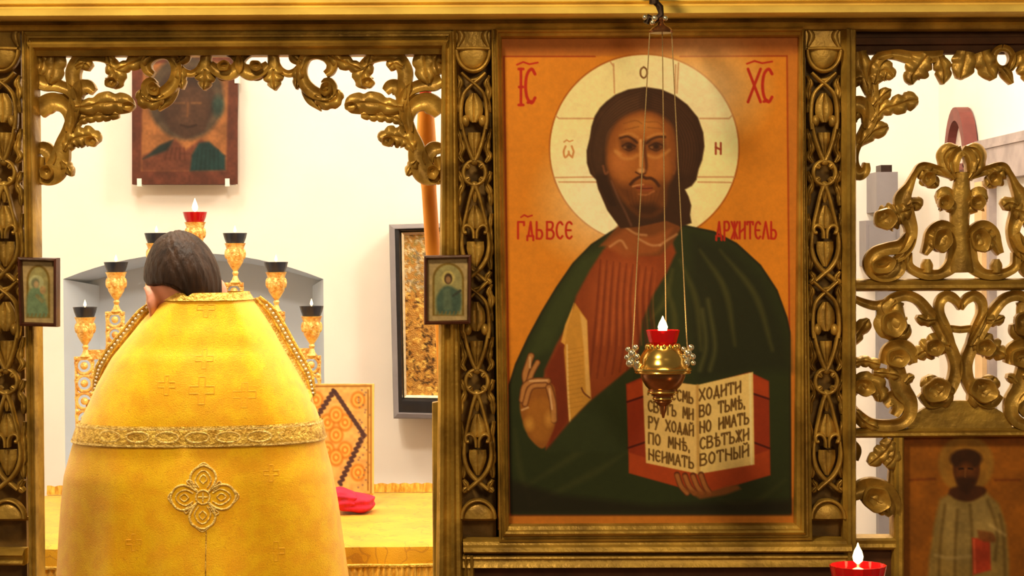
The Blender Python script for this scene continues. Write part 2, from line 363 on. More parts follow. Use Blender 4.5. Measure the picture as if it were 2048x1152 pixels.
# back wall with the shallow segmental-headed recess
def back_wall():
    l = P(128, 700, YB).x; r = P(648, 700, YB).x; zb = 0.9
    n = 16; top = []
    for k in range(n+1):
        x = 128+(648-128)*k/n; y = 506+52*((x-388)/260)**2
        q = P(x, y, YB); top.append(Vector((l+(r-l)*k/n, YB, q.z)))
    b = MB()
    out = [(XL, YB, 0), (XR, YB, 0), (XR, YB, ZC), (XL, YB, ZC)]
    b.add([(XL,YB,0),(l,YB,0),(l,YB,ZC),(XL,YB,ZC)], [(0,1,2,3)]); b.add([(r,YB,0),(XR,YB,0),(XR,YB,ZC),(r,YB,ZC)], [(0,1,2,3)])
    b.add([(l,YB,0),(r,YB,0),(r,YB,zb),(l,YB,zb)], [(0,1,2,3)])
    for k in range(n):
        p, q = top[k], top[k+1]
        b.add([p, q, (q.x,YB,ZC), (p.x,YB,ZC)], [(0,1,2,3)])
    o = b.build('wall_back', PLAST, smooth=False); o['kind'] = 'structure'
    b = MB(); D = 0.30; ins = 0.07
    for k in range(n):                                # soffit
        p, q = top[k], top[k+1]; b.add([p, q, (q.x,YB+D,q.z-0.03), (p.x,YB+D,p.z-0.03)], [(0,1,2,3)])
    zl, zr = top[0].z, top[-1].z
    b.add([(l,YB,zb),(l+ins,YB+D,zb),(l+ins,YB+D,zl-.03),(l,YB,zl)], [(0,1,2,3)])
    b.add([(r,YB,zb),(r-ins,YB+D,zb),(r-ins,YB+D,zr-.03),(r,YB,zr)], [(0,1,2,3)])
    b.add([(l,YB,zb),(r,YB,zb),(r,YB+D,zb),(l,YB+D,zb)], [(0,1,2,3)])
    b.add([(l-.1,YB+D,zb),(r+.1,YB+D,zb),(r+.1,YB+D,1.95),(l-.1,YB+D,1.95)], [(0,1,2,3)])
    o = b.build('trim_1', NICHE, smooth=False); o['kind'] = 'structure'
back_wall()
shell('light_stop_wall', (-3.2, YS+0.03, 2.30), (3.0, YS+0.09, ZC), BOLE)  # wall above the cornice, out of view, added to block leaking light

# ================================================================== ICON SCREEN: beam and mouldings
corn = thing('carved_cornice', P(1000, 45, YS), 'bright gilded cornice beam running along the top of the icon screen', 'cornice')
mould('cornice_moulding', (-160,-95), (2200,-105), (2200,35), (-160,45), [(0,30),(0.5,48),(0.72,56),(0.75,66),(0.80,70),(0.815,60),(0.86,64),(0.875,74),(0.92,84),(0.985,90),(1,84)], YS, corn, BEAM)
mp = plane_map(YS-0.05)
for k in range(22):
    x = 15+k*52
    carve('carved_leaf', [(x-22,-14,3),(x-8,-4,9),(x+10,-2,8),(x+24,-12,3)], corn, BEAM, 'leaf', T=9, lobes=3, mp=mp, base=6)
mould('architrave', (-160,44), (2200,34), (2200,60), (-160,64), [(0,6),(0.3,8),(0.42,16),(0.7,20),(0.95,16),(1,10)], YS, corn, GOLD)

def rails(thing_, quads, prof=OG, m_=None, Y=YS, name='moulding'):
    for q in quads: mould(name, *q, prof, Y, thing_, m_)
door = thing('doorway_frame', P(480, 1150, YS+.02), 'gilded moulded frame around the open doorway where the priest stands', 'door frame')
rails(door, [((44,58),(60,1175),(84,1175),(73,92)), ((912,56),(926,1175),(872,1175),(884,90))], [(0,6),(0.08,12),(0.22,12),(0.3,20),(0.42,24),(0.5,18),(0.6,16),(0.72,26),(0.86,30),(0.95,24),(1,12)], name='jamb')
mould('lintel', (44,60), (912,56), (884,108), (73,112), [(0,4),(0.22,6),(0.26,16),(0.34,16),(0.38,8),(0.46,10),(0.5,24),(0.6,30),(0.72,26),(0.76,12),(0.8,4),(1,0)], YS, door)
mould('jamb_strip', (884,802), (886,1175), (866,1175), (864,806), [(0,2),(0.2,4),(0.6,4),(0.9,3),(1,0)], YS+.02, door)

# ---- pilasters with pierced carving
def pilaster(ct, cb, hw, label, y0=52, y1=1078, rl=None, rr=None):
    cx = lambda y: ct+(cb-ct)*(y-52)/1000.0
    t = thing('carved_pilaster', P(cx(1150), 1150, YS+.05), label, 'pilaster', 'carved pilasters of the icon screen')
    slab('backboard', [(cx(y0)-hw,y0),(cx(y0)+hw,y0),(cx(1175)+hw,1175),(cx(1175)-hw,1175)], YS+.035, .03, t, BACKG)
    pm = plane_map(YS)
    f = lambda x, y, h: pm(cx(y)+x, y, h)
    # plain block and half-round cup at the head
    b = MB(); b.rings([[f(-hw,y0,0),f(hw,y0,0),f(hw,y0,-40),f(-hw,y0,-40)],[f(-hw,102,0),f(hw,102,0),f(hw,102,-40),f(-hw,102,-40)]]); b.build('capital_block', GOLDC, t, smooth=False)
    carve('capital_scroll', [(-hw+4,58,3),(-hw+12,72,7),(-hw+4,94,3)], t, None, 'round', T=7, mp=f); carve('capital_scroll', [(hw-4,58,3),(hw-12,72,7),(hw-4,94,3)], t, None, 'round', T=7, mp=f)
    k = disc('capital_cup', 0, 101, 30, t, f, None, 12, 4, 0, PI, 30, 38)
    rim = [(-33*math.cos(a), 101+42*math.sin(a), 4) for a in np.linspace(0, PI, 14)]
    carve('cup_rim', rim, k, None, 'round', T=14, mp=f, base=4); carve('cup_rim', [(-33,99,4),(0,98,4.5),(33,99,4)], k, None, 'round', T=16, mp=f, base=4)
    # inverted half-round and plinth at the foot
    k = disc('base_cup', 0, 1036, 31, t, f, None, 12, 2, PI, 2*PI, 30, 32)
    carve('cup_rim', [(-33*math.cos(a), 1036-36*math.sin(a), 4) for a in np.linspace(0, PI, 14)], k, None, 'round', T=14, mp=f, base=2)
    b = MB(); b.rings([[f(-hw,1036,-4),f(hw,1036,-4),f(hw,1036,-30),f(-hw,1036,-30)],[f(-hw,1044,-22),f(hw,1044,-22),f(hw,1044,-30),f(-hw,1044,-30)]]); b.build('base_block', GOLDC, t, smooth=False)
    for v0 in (165, 582):
        g = lambda x, y, h, v0=v0: f(x, v0+y, h)
        for sg in (1, -1):
            hgt = 12 if sg > 0 else 8
            fl = lambda L: [(sg*a, b_, c) for a, b_, c in L]
            carve('strap', fl([(-24,-19,3),(-9,-5,3.4),(8,9,3.4),(20,24,3.6),(25,46,3.8),(26,75,4),(24,94,3.4)]), t, None, 'round', T=hgt, mp=g, base=3)
            carve('strap', fl([(-6,-4,3),(10,-8,3.4),(22,-20,2.8)]), t, None, 'round', T=7, mp=g, base=0) if sg > 0 else None
            carve('strap', fl([(24,82,3),(18,112,3.6),(9,140,4.2),(2,156,4.6)]), t, None, 'round', T=11, mp=g, base=3)
            disc('bead', sg*17, 77, 8, t, g, None, 14, 0, ry=12)
            carve('side_leaf', fl([(32,-14,3),(26,0,6),(31,16,8),(30,36,4),(32,60,4)]), t, None, 'leaf', T=12, lobes=3, mp=g, base=-10)
            carve('side_leaf', fl([(33,92,3),(28,112,6),(24,132,8),(30,148,6),(22,160,4)]), t, None, 'leaf', T=12, lobes=3, mp=g, base=-12)
            carve('side_leaf', fl([(33,178,4),(27,192,7),(24,204,6),(31,222,7),(32,246,4)]), t, None, 'leaf', T=12, lobes=3, mp=g, base=-10)
            carve('strap', fl([(2,208,4.6),(9,228,3.6),(16,256,3.4),(22,282,3.4),(25,302,3)]), t, None, 'round', T=10, mp=g, base=2)
            carve('scroll', fl([(3,312,3),(4,298,3.6),(9,289,4),(17,286,4.2),(23,291,4),(22,300,4.4),(17,300,4)]), t, None, 'round', T=13, mp=g, base=3)
            carve('strap', fl([(25,300,3),(27,328,4),(22,352,4.6),(10,371,4.6),(-5,384,4.6),(-20,397,3.6)]), t, None, 'round', T=hgt, mp=g, base=3)
            carve('side_leaf', fl([(33,262,4),(30,290,5),(32,330,5),(28,356,7),(30,374,5)]), t, None, 'leaf', T=12, lobes=4, mp=g, base=-12)
            carve('side_leaf', fl([(30,378,4),(22,392,7),(30,402,6)]), t, None, 'leaf', T=12, lobes=2, mp=g, base=-8)
        carve('bud', [(0,22,6),(0,38,16),(0,58,18),(0,72,14),(0,80,6)], t, None, 'leaf', T=16, lobes=0, mp=g, base=-6)
        carve('bud', [(0,100,13),(0,116,12),(0,134,7),(0,150,3)], t, None, 'leaf', T=12, mp=g, base=-8)
        # rosette: a ring of four petals around a pierced cross
        r = disc('rosette', 0, 158, 9, t, g, None, 10, 2)
        for a in range(4):
            a_ = PI/4+a*PI/2
            carve('petal', [(14*math.cos(a_), 181+14*math.sin(a_), 4), (21*math.cos(a_), 181+20*math.sin(a_), 8), (25*math.cos(a_), 181+25*math.sin(a_), 3)], r, None, 'leaf', T=13, mp=g)
        carve('ring', [(22*math.sin(a), 181-24*math.cos(a), 4) for a in np.linspace(0.02, 2*PI-0.02, 22)], r, None, 'round', T=10, mp=g, base=2)
        disc('joint', 0, 206, 9, t, g, None, 10, 2)
        carve('bud', [(0,214,3),(0,228,6),(0,240,3)], t, None, 'leaf', T=10, mp=g, base=-4)
        carve('bud', [(0,246,5),(0,262,14),(0,278,19),(0,292,12)], t, None, 'leaf', T=15, mp=g, base=-8)
        carve('bud', [(0,318,17),(0,336,17),(0,354,11),(0,368,4)], t, None, 'leaf', T=12, mp=g, base=-8)
    return t
pilaster(5, 17, 36, 'carved gilded pilaster at the far left edge of the picture')
pilaster(946, 957, 35, 'carved gilded pilaster between the doorway and the large red-robed icon')
pilaster(1646, 1655, 35, 'carved gilded pilaster between the large icon and the pierced side door')

for nm_, qd in (('leak_backing_right', [(900,40),(1706,36),(1710,1700),(915,1700)]), ('leak_backing_left', [(-200,40),(56,40),(66,1700),(-200,1700)])):
    slab(nm_, qd, YS+.075, .02, None, BOLE)['kind'] = 'structure'  # unseen sheets added behind the screen to stop light leaking through its gaps
# ---- the big icon and its frame
icon = thing('framed_icon', P(1300, 1075, YS), 'large framed icon of a haloed bearded man holding an open book, between two pilasters', 'icon')
fo = [(982,48),(1607,44),(1624,1080),(998,1084)]; fi = [(1004,76),(1597,74),(1588,1046),(1019,1048)]
frame('frame', fo, fi, [(0,6),(0.05,14),(0.18,16),(0.24,10),(0.34,10),(0.4,20),(0.55,27),(0.66,24),(0.72,14),(0.9,10),(1,2)], YS-.002, icon)
slab('backing_panel', [(995,66),(1606,64),(1600,1060),(1008,1062)], YS+.012, .022, icon, BOLE)
base = thing('base_rail', P(1300, 1150, YS+.02), 'gilded moulded rail below the large icon with dark panelling under it', 'rail')
rails(base, [((926,1078),(1700,1076),(1700,1104),(928,1106))], [(0,2),(0.15,12),(0.35,16),(0.5,24),(0.8,26),(0.95,18),(1,6)])
rails(base, [((926,1108),(1700,1106),(1700,1134),(926,1136))], [(0,4),(0.1,16),(0.25,18),(0.4,12),(0.7,14),(0.9,18),(1,2)])
slab('dark_panel', [(926,1100),(1700,1100),(1702,1700),(930,1700)], YS+.02, .03, base, BOLE)
mould('panel_stile', (926,1108), (934,1700), (956,1700), (948,1108), OG, YS, base)
base2 = thing('base_rail', P(20, 1150, YS+.02), 'short gilded rail under the carved pilaster at the left edge', 'rail')
rails(base2, [((-160,1098),(50,1098),(50,1130),(-160,1130))], OG)
slab('dark_panel', [(-160,1120),(58,1120),(64,1700),(-160,1700)], YS+.05, .03, base2, BOLE)
sc = thing('screen_stile', P(1690, 1150, YS+.02), 'plain gilded upright moulding along the right side of the third pilaster', 'moulding')
rails(sc, [((1712,60),(1712,1700),(1688,1700),(1681,60))], [(0,2),(0.1,10),(0.4,12),(0.5,18),(0.7,20),(0.8,12),(1,6)], name='stile')
ss = thing('screen_stile', P(918, 1150, YS+.02), 'narrow gilded bead along the left side of the middle pilaster', 'moulding')
rails(ss, [((904,54),(917,1090),(925,1090),(913,54))], [(0,2),(0.2,10),(0.5,14),(0.8,10),(1,2)], name='bead')

# ---- painted panel of the big icon
OR = (222,126,24)
cv = Canvas(996, 66, 1606, 1060, 1.5, (200,112,30))
cv.fill([(1008,113),(1574,112),(1581,1029),(1020,1029)], OR, 1, 2)
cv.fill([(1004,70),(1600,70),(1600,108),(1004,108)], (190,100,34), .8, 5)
for L in ([(1008,113),(1190,113)], [(1360,113),(1574,112)], [(1008,113),(1021,1029)], [(1574,112),(1582,1029)], [(1020,1030),(1582,1029)]):
    cv.stroke(L, 1.6, (165,55,8), .9)
HL = (255,222,142)
cv.ell(1288.5, 298, 191, 191, (176,84,14), 1, .006); cv.ell(1288.5, 298, 188, 188, HL, 1, .006)
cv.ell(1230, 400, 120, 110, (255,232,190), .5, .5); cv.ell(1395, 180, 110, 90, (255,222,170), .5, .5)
for L in ([(1112,232),(1118,237),(1190,237)], [(1400,237),(1458,237),(1464,231)], [(1110,355),(1190,354)], [(1118,364),(1196,364)], [(1396,354),(1468,354)], [(1396,364),(1462,365)],
          [(1227,128),(1229,186)], [(1221,124),(1227,132)], [(1351,130),(1350,186)], [(1357,126),(1354,186)]):
    cv.stroke(L, 1.5, (205,140,84), .85, curve=False)
cv.text('О', 1280, 134, 22, 20, (120,70,26), 1.7); cv.text('Ѡ', 1127, 290, 26, 28, (214,138,70), 2); cv.text('~', 1128, 280, 8, 24, (214,138,70), 1.3); cv.text('Н', 1431, 286, 22, 15, (160,60,30), 2)
# cloak dome
CL = (42,46,14)
cloak = [(1021,1027),(1018,900),(1017,770),(1030,728),(1056,672),(1083,622),(1112,574),(1145,526),(1182,488),(1222,462),(1262,440),(1330,440),(1380,452),(1428,462),(1474,486),(1522,530),(1555,580),(1575,635),(1581,665),(1583,1027)]
cv.fill(cloak, (30,24,8), 1, 1.5)
cv.fill([(x+(1300-x)*.008, y+3) for x, y in cloak], CL, 1, 3)
cv.fill([(1385,470),(1470,500),(1530,560),(1575,680),(1581,740),(1500,745),(1400,760),(1375,640)], (34,34,12), .9, 14)
cv.fill([(1250,470),(1160,520),(1100,610),(1050,720),(1100,700),(1160,580),(1220,500)], (58,62,22), .8, 8)
for q in ([(1330,560),(1350,640),(1340,700)], [(1360,520),(1392,600),(1402,700)], [(1400,500),(1450,580),(1470,690)], [(1440,500),(1510,590),(1545,700)], [(1300,640),(1330,600),(1345,540)]):
    cv.stroke([(a, b, w_) for (a, b), w_ in zip(q, (2,6,3))], 4, (84,76,28), .55, 4)
for q in ([(1405,620),(1412,690),(1400,740)], [(1416,600),(1430,690),(1420,740)]): cv.stroke(q, 4, (92,84,36), .6, 4)
for q in ([(1040,980),(1150,910),(1250,830)], [(1060,1010),(1180,950),(1260,900)], [(1030,860),(1040,940),(1060,1000)], [(1100,900),(1180,850),(1250,780)], [(1440,1000),(1500,1010),(1570,960)]):
    cv.stroke([(a, b, w_) for (a, b), w_ in zip(q, (2,7,2))], 4, (62,60,22), .6, 5)
cv.fill([(1020,1027),(1020,960),(1120,990),(1300,1010),(1583,1000),(1583,1027)], (28,18,6), .7, 8)
# tunic
TU = (140,56,16)
cv.fill([(1206,500),(1240,470),(1340,470),(1352,505),(1334,545),(1306,590),(1285,640),(1276,700),(1262,735),(1180,805),(1120,868),(1092,900),(1088,880),(1106,800),(1080,790),(1090,740),(1112,690),(1140,640),(1152,592),(1180,540)], TU, 1, 3)
cv.fill([(1206,520),(1260,510),(1310,540),(1290,590),(1255,650),(1200,690),(1180,640),(1176,580)], (166,72,26), .7, 12)
cv.fill([(1090,740),(1118,690),(1128,690),(1138,840),(1100,895),(1096,860),(1108,800)], (112,34,6), .8, 5)
for k in range(9):
    x = 1195+k*13
    cv.stroke([(x+6,520+k*2,1),(x,600,2.2),(x-8+k*2,690,2.4),(x-16+k*2,760-k*4,1)], 2, (92,26,6), .55, 2.2)
    cv.stroke([(x+12,530+k*2,1),(x+7,610,1.6),(x-2+k*2,690,1.4)], 1.5, (190,92,40), .4, 1.8)
cv.fill([(1148,606),(1130,650),(1122,684),(1130,690),(1140,660)], (222,150,56), 1, 1.5)
cv.fill([(1150,606),(1174,640),(1176,700),(1182,800),(1160,822),(1138,845),(1134,780),(1128,700),(1136,650)], (204,134,42), 1, 1.5)
cv.fill([(1160,625),(1174,642),(1178,740),(1182,798),(1172,790),(1168,700)], (232,170,84), .8, 2); cv.stroke([(1134,690),(1136,780),(1140,842)], 1.8, (238,180,100), .8)
for k in range(14): cv.stroke([(1136,700+k*9),(1166,694+k*9)], .8, (150,88,20), .35, 1)
cv.stroke([(1163,776),(1168,786),(1180,796)], 1.6, (110,50,14), .9)
cv.fill([(1266,735),(1180,803),(1138,846),(1094,902),(1250,905),(1262,790)], (46,50,18), 1, 4)
# blessing hand
HD = (150,82,22)
cv.fill([(1052,752),(1042,790),(1040,820),(1050,858),(1062,880),(1085,897),(1102,872),(1112,840),(1112,800),(1106,770),(1080,760)], HD, 1, 2, True)
cv.fill([(1050,830),(1066,875),(1090,880),(1108,830),(1100,800),(1066,800)], (170,98,26), .8, 6, True)
for q, w_ in (([(1056,778),(1050,752),(1056,730),(1062,712)], 6), ([(1056,768),(1064,745),(1075,725)], 5), ([(1044,800),(1050,772),(1070,762),(1096,762)], 5.5), ([(1050,808),(1062,775),(1090,770)], 5), ([(1108,840),(1106,805),(1098,775)], 6)):
    cv.stroke(q, w_+1.3, (84,34,8), .9, 1.2); cv.stroke(q, w_-.6, (188,118,54), .95, 2)
for q in ([(1060,715),(1060,735)], [(1060,762),(1094,761)], [(1099,778),(1104,818)], [(1044,820),(1056,815)]): cv.stroke(q, 1.8, (232,172,110), .8, 1.6)
cv.ell(1058, 848, 9, 12, (214,142,50), .8, .6); cv.ell(1098, 838, 8, 14, (206,136,52), .7, .6)
# book
cv.fill([(1252,768),(1290,752),(1395,772),(1500,744),(1538,762),(1541,950),(1420,985),(1380,980),(1258,946)], (148,44,12), 1, 1.5)
cv.fill([(1258,905),(1398,948),(1538,900),(1540,950),(1420,985),(1380,980),(1258,946)], (176,62,16), .9, 2)
cv.fill([(1254,770),(1290,758),(1290,792),(1255,802)], (180,62,16), .8, 2); cv.fill([(1502,748),(1537,764),(1538,796),(1502,784)], (180,62,16), .8, 2)
for q in ([(1254,804),(1290,792)], [(1256,896),(1292,884)], [(1502,786),(1538,798)], [(1505,884),(1540,897)]): cv.stroke(q, 2, (70,14,4), .9)
PG = (240,192,104)
cv.fill([(1285,757),(1395,770),(1397,948),(1292,926)], (236,184,98), 1, 1.2); cv.fill([(1395,770),(1506,744),(1509,929),(1397,948)], PG, 1, 1.2)
cv.stroke([(1395,772),(1397,946)], 3.5, (196,140,62), .8, 2); cv.stroke([(1500,748),(1503,928)], 2, (255,224,150), .6, 2)
INK = (104,66,20)
for k, tx in enumerate(('АЗЪ ЕСМЬ', 'СВѢТЪ МИ', 'РУ ХОДЯЙ', 'ПО МНѢ,', 'НЕИМАТЬ')):
    cv.text(tx, 1296+k*.4, 768+k*32.5, 21, 95/len(tx)*.98, INK, 1.7, .20)
for k, tx in enumerate(('ХОДИТИ', 'ВО ТЬМѢ,', 'НО ИМАТЬ', 'СВѢТЪЖИ', 'ВОТНЫЙ')):
    cv.text(tx, 1399+k*.4, 779+k*32.5, 22, (88 if k == 0 else 103)/len(tx)*.98, INK, 1.8, -.20)
for k in range(4): cv.stroke([(1354+k*16,952-abs(k-1.5)*2),(1362+k*16,972),(1374+k*15,986)], 6, (84,32,8), .9, 1.2); cv.stroke([(1354+k*16,954-abs(k-1.5)*2),(1362+k*16,972),(1374+k*15,986)], 4.2, (172,98,40), .95, 1.8)
cv.fill([(1366,978),(1420,984),(1455,972),(1476,970),(1482,978),(1450,990),(1400,998)], (140,72,24), .9, 3)
# hair, neck, face   (k2 maps the close-up's coordinates to the panel)
k2 = lambda L: [(1150+a/3.293, 150+b/3.293) for a, b in L]
cv.fill(k2([(330,940),(640,900),(700,1010),(640,1110),(560,1190),(420,1190),(230,1110),(160,1130),(250,1030)]), (118,58,18), 1, 3)
cv.fill(k2([(180,1120),(330,1020),(420,1060),(520,1060),(640,1010),(600,1100),(540,1170),(330,1200)]), (158,78,28), .8, 5)
for q in ([(330,1000),(400,1045),(470,1055)], [(560,1120),(620,1080),(670,1050)], [(230,1130),(300,1090),(340,1140)], [(420,1080),(500,1120),(560,1120)]): cv.stroke(k2(q), 2.2, (214,150,92), .6, 2)
hair = k2([(460,78),(350,95),(265,130),(205,175),(165,215),(130,270),(108,340),(98,410),(76,500),(78,580),(100,650),(138,690),(152,750),(178,810),(212,890),(262,960),(300,1010),(420,1000),(600,960),(700,1000),(768,975),(758,920),(766,860),(748,800),(725,755),(770,730),(800,690),(815,620),(838,560),(853,470),(845,380),(810,280),(740,195),(660,135),(570,95)])
cv.fill(hair, (60,30,12), 1, 1.6)
cv.fill(k2([(440,100),(280,150),(170,250),(120,400),(100,520),(130,650),(190,640),(215,440),(290,310),(440,235)]), (98,58,30), .75, 8)
cv.fill(k2([(500,110),(640,160),(760,260),(800,400),(790,600),(740,690),(690,640),(680,420),(600,290),(500,235)]), (82,44,20), .7, 8)
for k in range(8):
    u = k/7
    cv.stroke(k2([(450-20*u,100+130*u),(280-30*u+80*u,170+110*u),(150+60*u,320+50*u),(110+80*u,520+20*u),(150+60*u,690),(230+40*u,860)]), 1.1, (44,20,8), .5, 1.3)
    cv.stroke(k2([(480+10*u,100+130*u),(640-30*u,180+90*u),(780-110*u,340+60*u),(820-130*u,520),(770-90*u,700)]), 1.1, (44,20,8), .5, 1.3)
face = k2([(440,232),(360,255),(300,290),(250,345),(218,420),(205,500),(210,600),(238,690),(290,790),(350,860),(420,920),(500,930),(565,895),(592,850),(602,740),(642,680),(666,600),(672,520),(666,420),(640,335),(580,280),(520,245)])
cv.fill(face, (132,66,20), 1, 5, True)
cv.fill(k2([(430,265),(330,310),(270,400),(240,500),(250,620),(300,720),(400,700),(520,700),(600,640),(610,520),(600,400),(540,300)]), (182,98,32), .85, 12, True)
cv.ell(*k2([(300,570)])[0], 20, 22, (192,104,40), .7, .6); cv.ell(*k2([(560,590)])[0], 16, 20, (184,98,36), .6, .6); cv.ell(*k2([(440,330)])[0], 28, 14, (196,116,42), .7, .6)
for q in ([(320,320),(400,300),(440,320)], [(470,310),(540,310),(580,340)], [(330,360),(420,340)], [(480,345),(570,355)]): cv.stroke(k2(q), 1.2, (120,64,18), .5, 1.2)
for q in ([(300,400),(360,385),(410,410)], [(480,415),(530,390),(585,390)], [(270,505),(310,545),(370,550),(410,530)], [(480,530),(530,545),(590,520),(620,495)], [(265,500),(300,520)]): cv.stroke(k2(q), 2.6, (214,140,64), .55, 2.8)
cv.fill(k2([(290,420),(400,425),(415,500),(350,520),(300,490)]), (104,52,18), .8, 5); cv.fill(k2([(470,430),(590,420),(600,480),(540,515),(475,500)]), (104,52,18), .8, 5)
for q in ([(298,415),(345,405),(385,425),(408,445)], [(470,450),(500,425),(545,408),(592,408)]): cv.stroke(k2([(a, b) for a, b in q]), 2.3, (56,24,8), .85, 2.0)
for q in ([(312,468),(350,448),(398,470)], [(488,470),(535,448),(580,465)]): cv.stroke(k2(q), 1.7, (52,22,8), .8, 1.6)
for q in ([(320,480),(355,500),(392,482)], [(492,482),(535,500),(576,478)]): cv.stroke(k2(q), 1.2, (70,30,10), .8, 1)
cv.ell(*k2([(358,472)])[0], 6.5, 6, (50,22,8), .9, .5); cv.ell(*k2([(535,470)])[0], 6.5, 6, (50,22,8), .9, .5)
cv.ell(*k2([(328,478)])[0], 3, 2.2, (150,96,52), .7, .5); cv.ell(*k2([(505,476)])[0], 3, 2.2, (150,96,52), .7, .5)
cv.stroke(k2([(455,440),(462,520),(470,600),(462,640)]), 3, (84,36,10), .8, 2.2)
cv.stroke(k2([(432,430),(432,520),(432,600)]), 2.6, (226,152,78), .9, 1.8); cv.ell(*k2([(436,630)])[0], 7, 5, (228,160,92), .85, .5)
cv.stroke(k2([(400,640),(430,655),(460,650)]), 1.6, (70,28,8), .8, 1.2)
cv.fill(k2([(235,690),(290,790),(350,860),(420,925),(500,935),(570,895),(600,820),(612,720),(560,720),(540,790),(470,820),(400,800),(370,740),(300,720)]), (96,46,14), .75, 10)
cv.fill(k2([(370,860),(440,930),(510,930),(570,880),(520,850),(440,850)]), (56,26,8), .8, 7)
cv.stroke(k2([(365,720),(395,690),(440,668),(465,680),(500,680),(530,700),(552,730)]), 3, (66,28,8), .9, 1.6)
cv.fill(k2([(405,735),(450,722),(510,735),(500,765),(450,772),(412,760)]), (148,64,28), .75, 3, True); cv.stroke(k2([(405,745),(455,748),(510,745)]), 1.1, (84,26,10), .9, .9)
cv.stroke(k2([(380,735),(410,726),(450,722)]), 1.5, (222,142,84), .7, 1.2); cv.stroke(k2([(420,785),(470,790),(520,765)]), 1.5, (190,108,56), .7, 1.4)
for k in range(9): cv.stroke(k2([(340+k*28,790-abs(k-4)*8),(370+k*20,860),(420+k*10,915)]), 1, (50,22,6), .18, 1.6)
cv.stroke(k2([(185,600),(200,650),(215,640)]), 2.2, (150,80,40), .7, 1.6); cv.stroke(k2([(640,560),(660,610),(650,650)]), 2, (140,72,30), .6, 1.6)
cv.stroke(k2([(240,700),(280,800),(330,900),(370,990)]), 2, (150,90,60), .4, 2)
# lettering
LR = (188,34,12)
cv.text('~', 1034, 124, 11, 56, LR, 1.8); cv.text('І', 1034, 138, 72, 24, LR, 2.7); cv.text('С', 1050, 138, 68, 30, LR, 3); cv.stroke([(1056,205),(1062,203)], 3, LR)
cv.text('~', 1494, 122, 11, 68, LR, 1.8); cv.text('Х', 1496, 138, 66, 34, LR, 2.8); cv.text('С', 1524, 138, 66, 30, LR, 3); cv.stroke([(1528,203),(1534,201)], 3, LR)
for w_, x, cw in (('ГДЬ', 1036, 18), ('ВСЕ', 1094, 18.5), ('ДРЖИТЕЛЬ', 1432, 15.6)): cv.text(w_, x, 444, 33, cw, LR, 2.1)
cv.text('~', 1042, 430, 9, 30, LR, 1.6)
cv.noise(.03, 80); cv.noise(.025, 9); cv.noise(.02, 3)
cv.build('painting', plane_map(YS+.006), PAINT, icon)

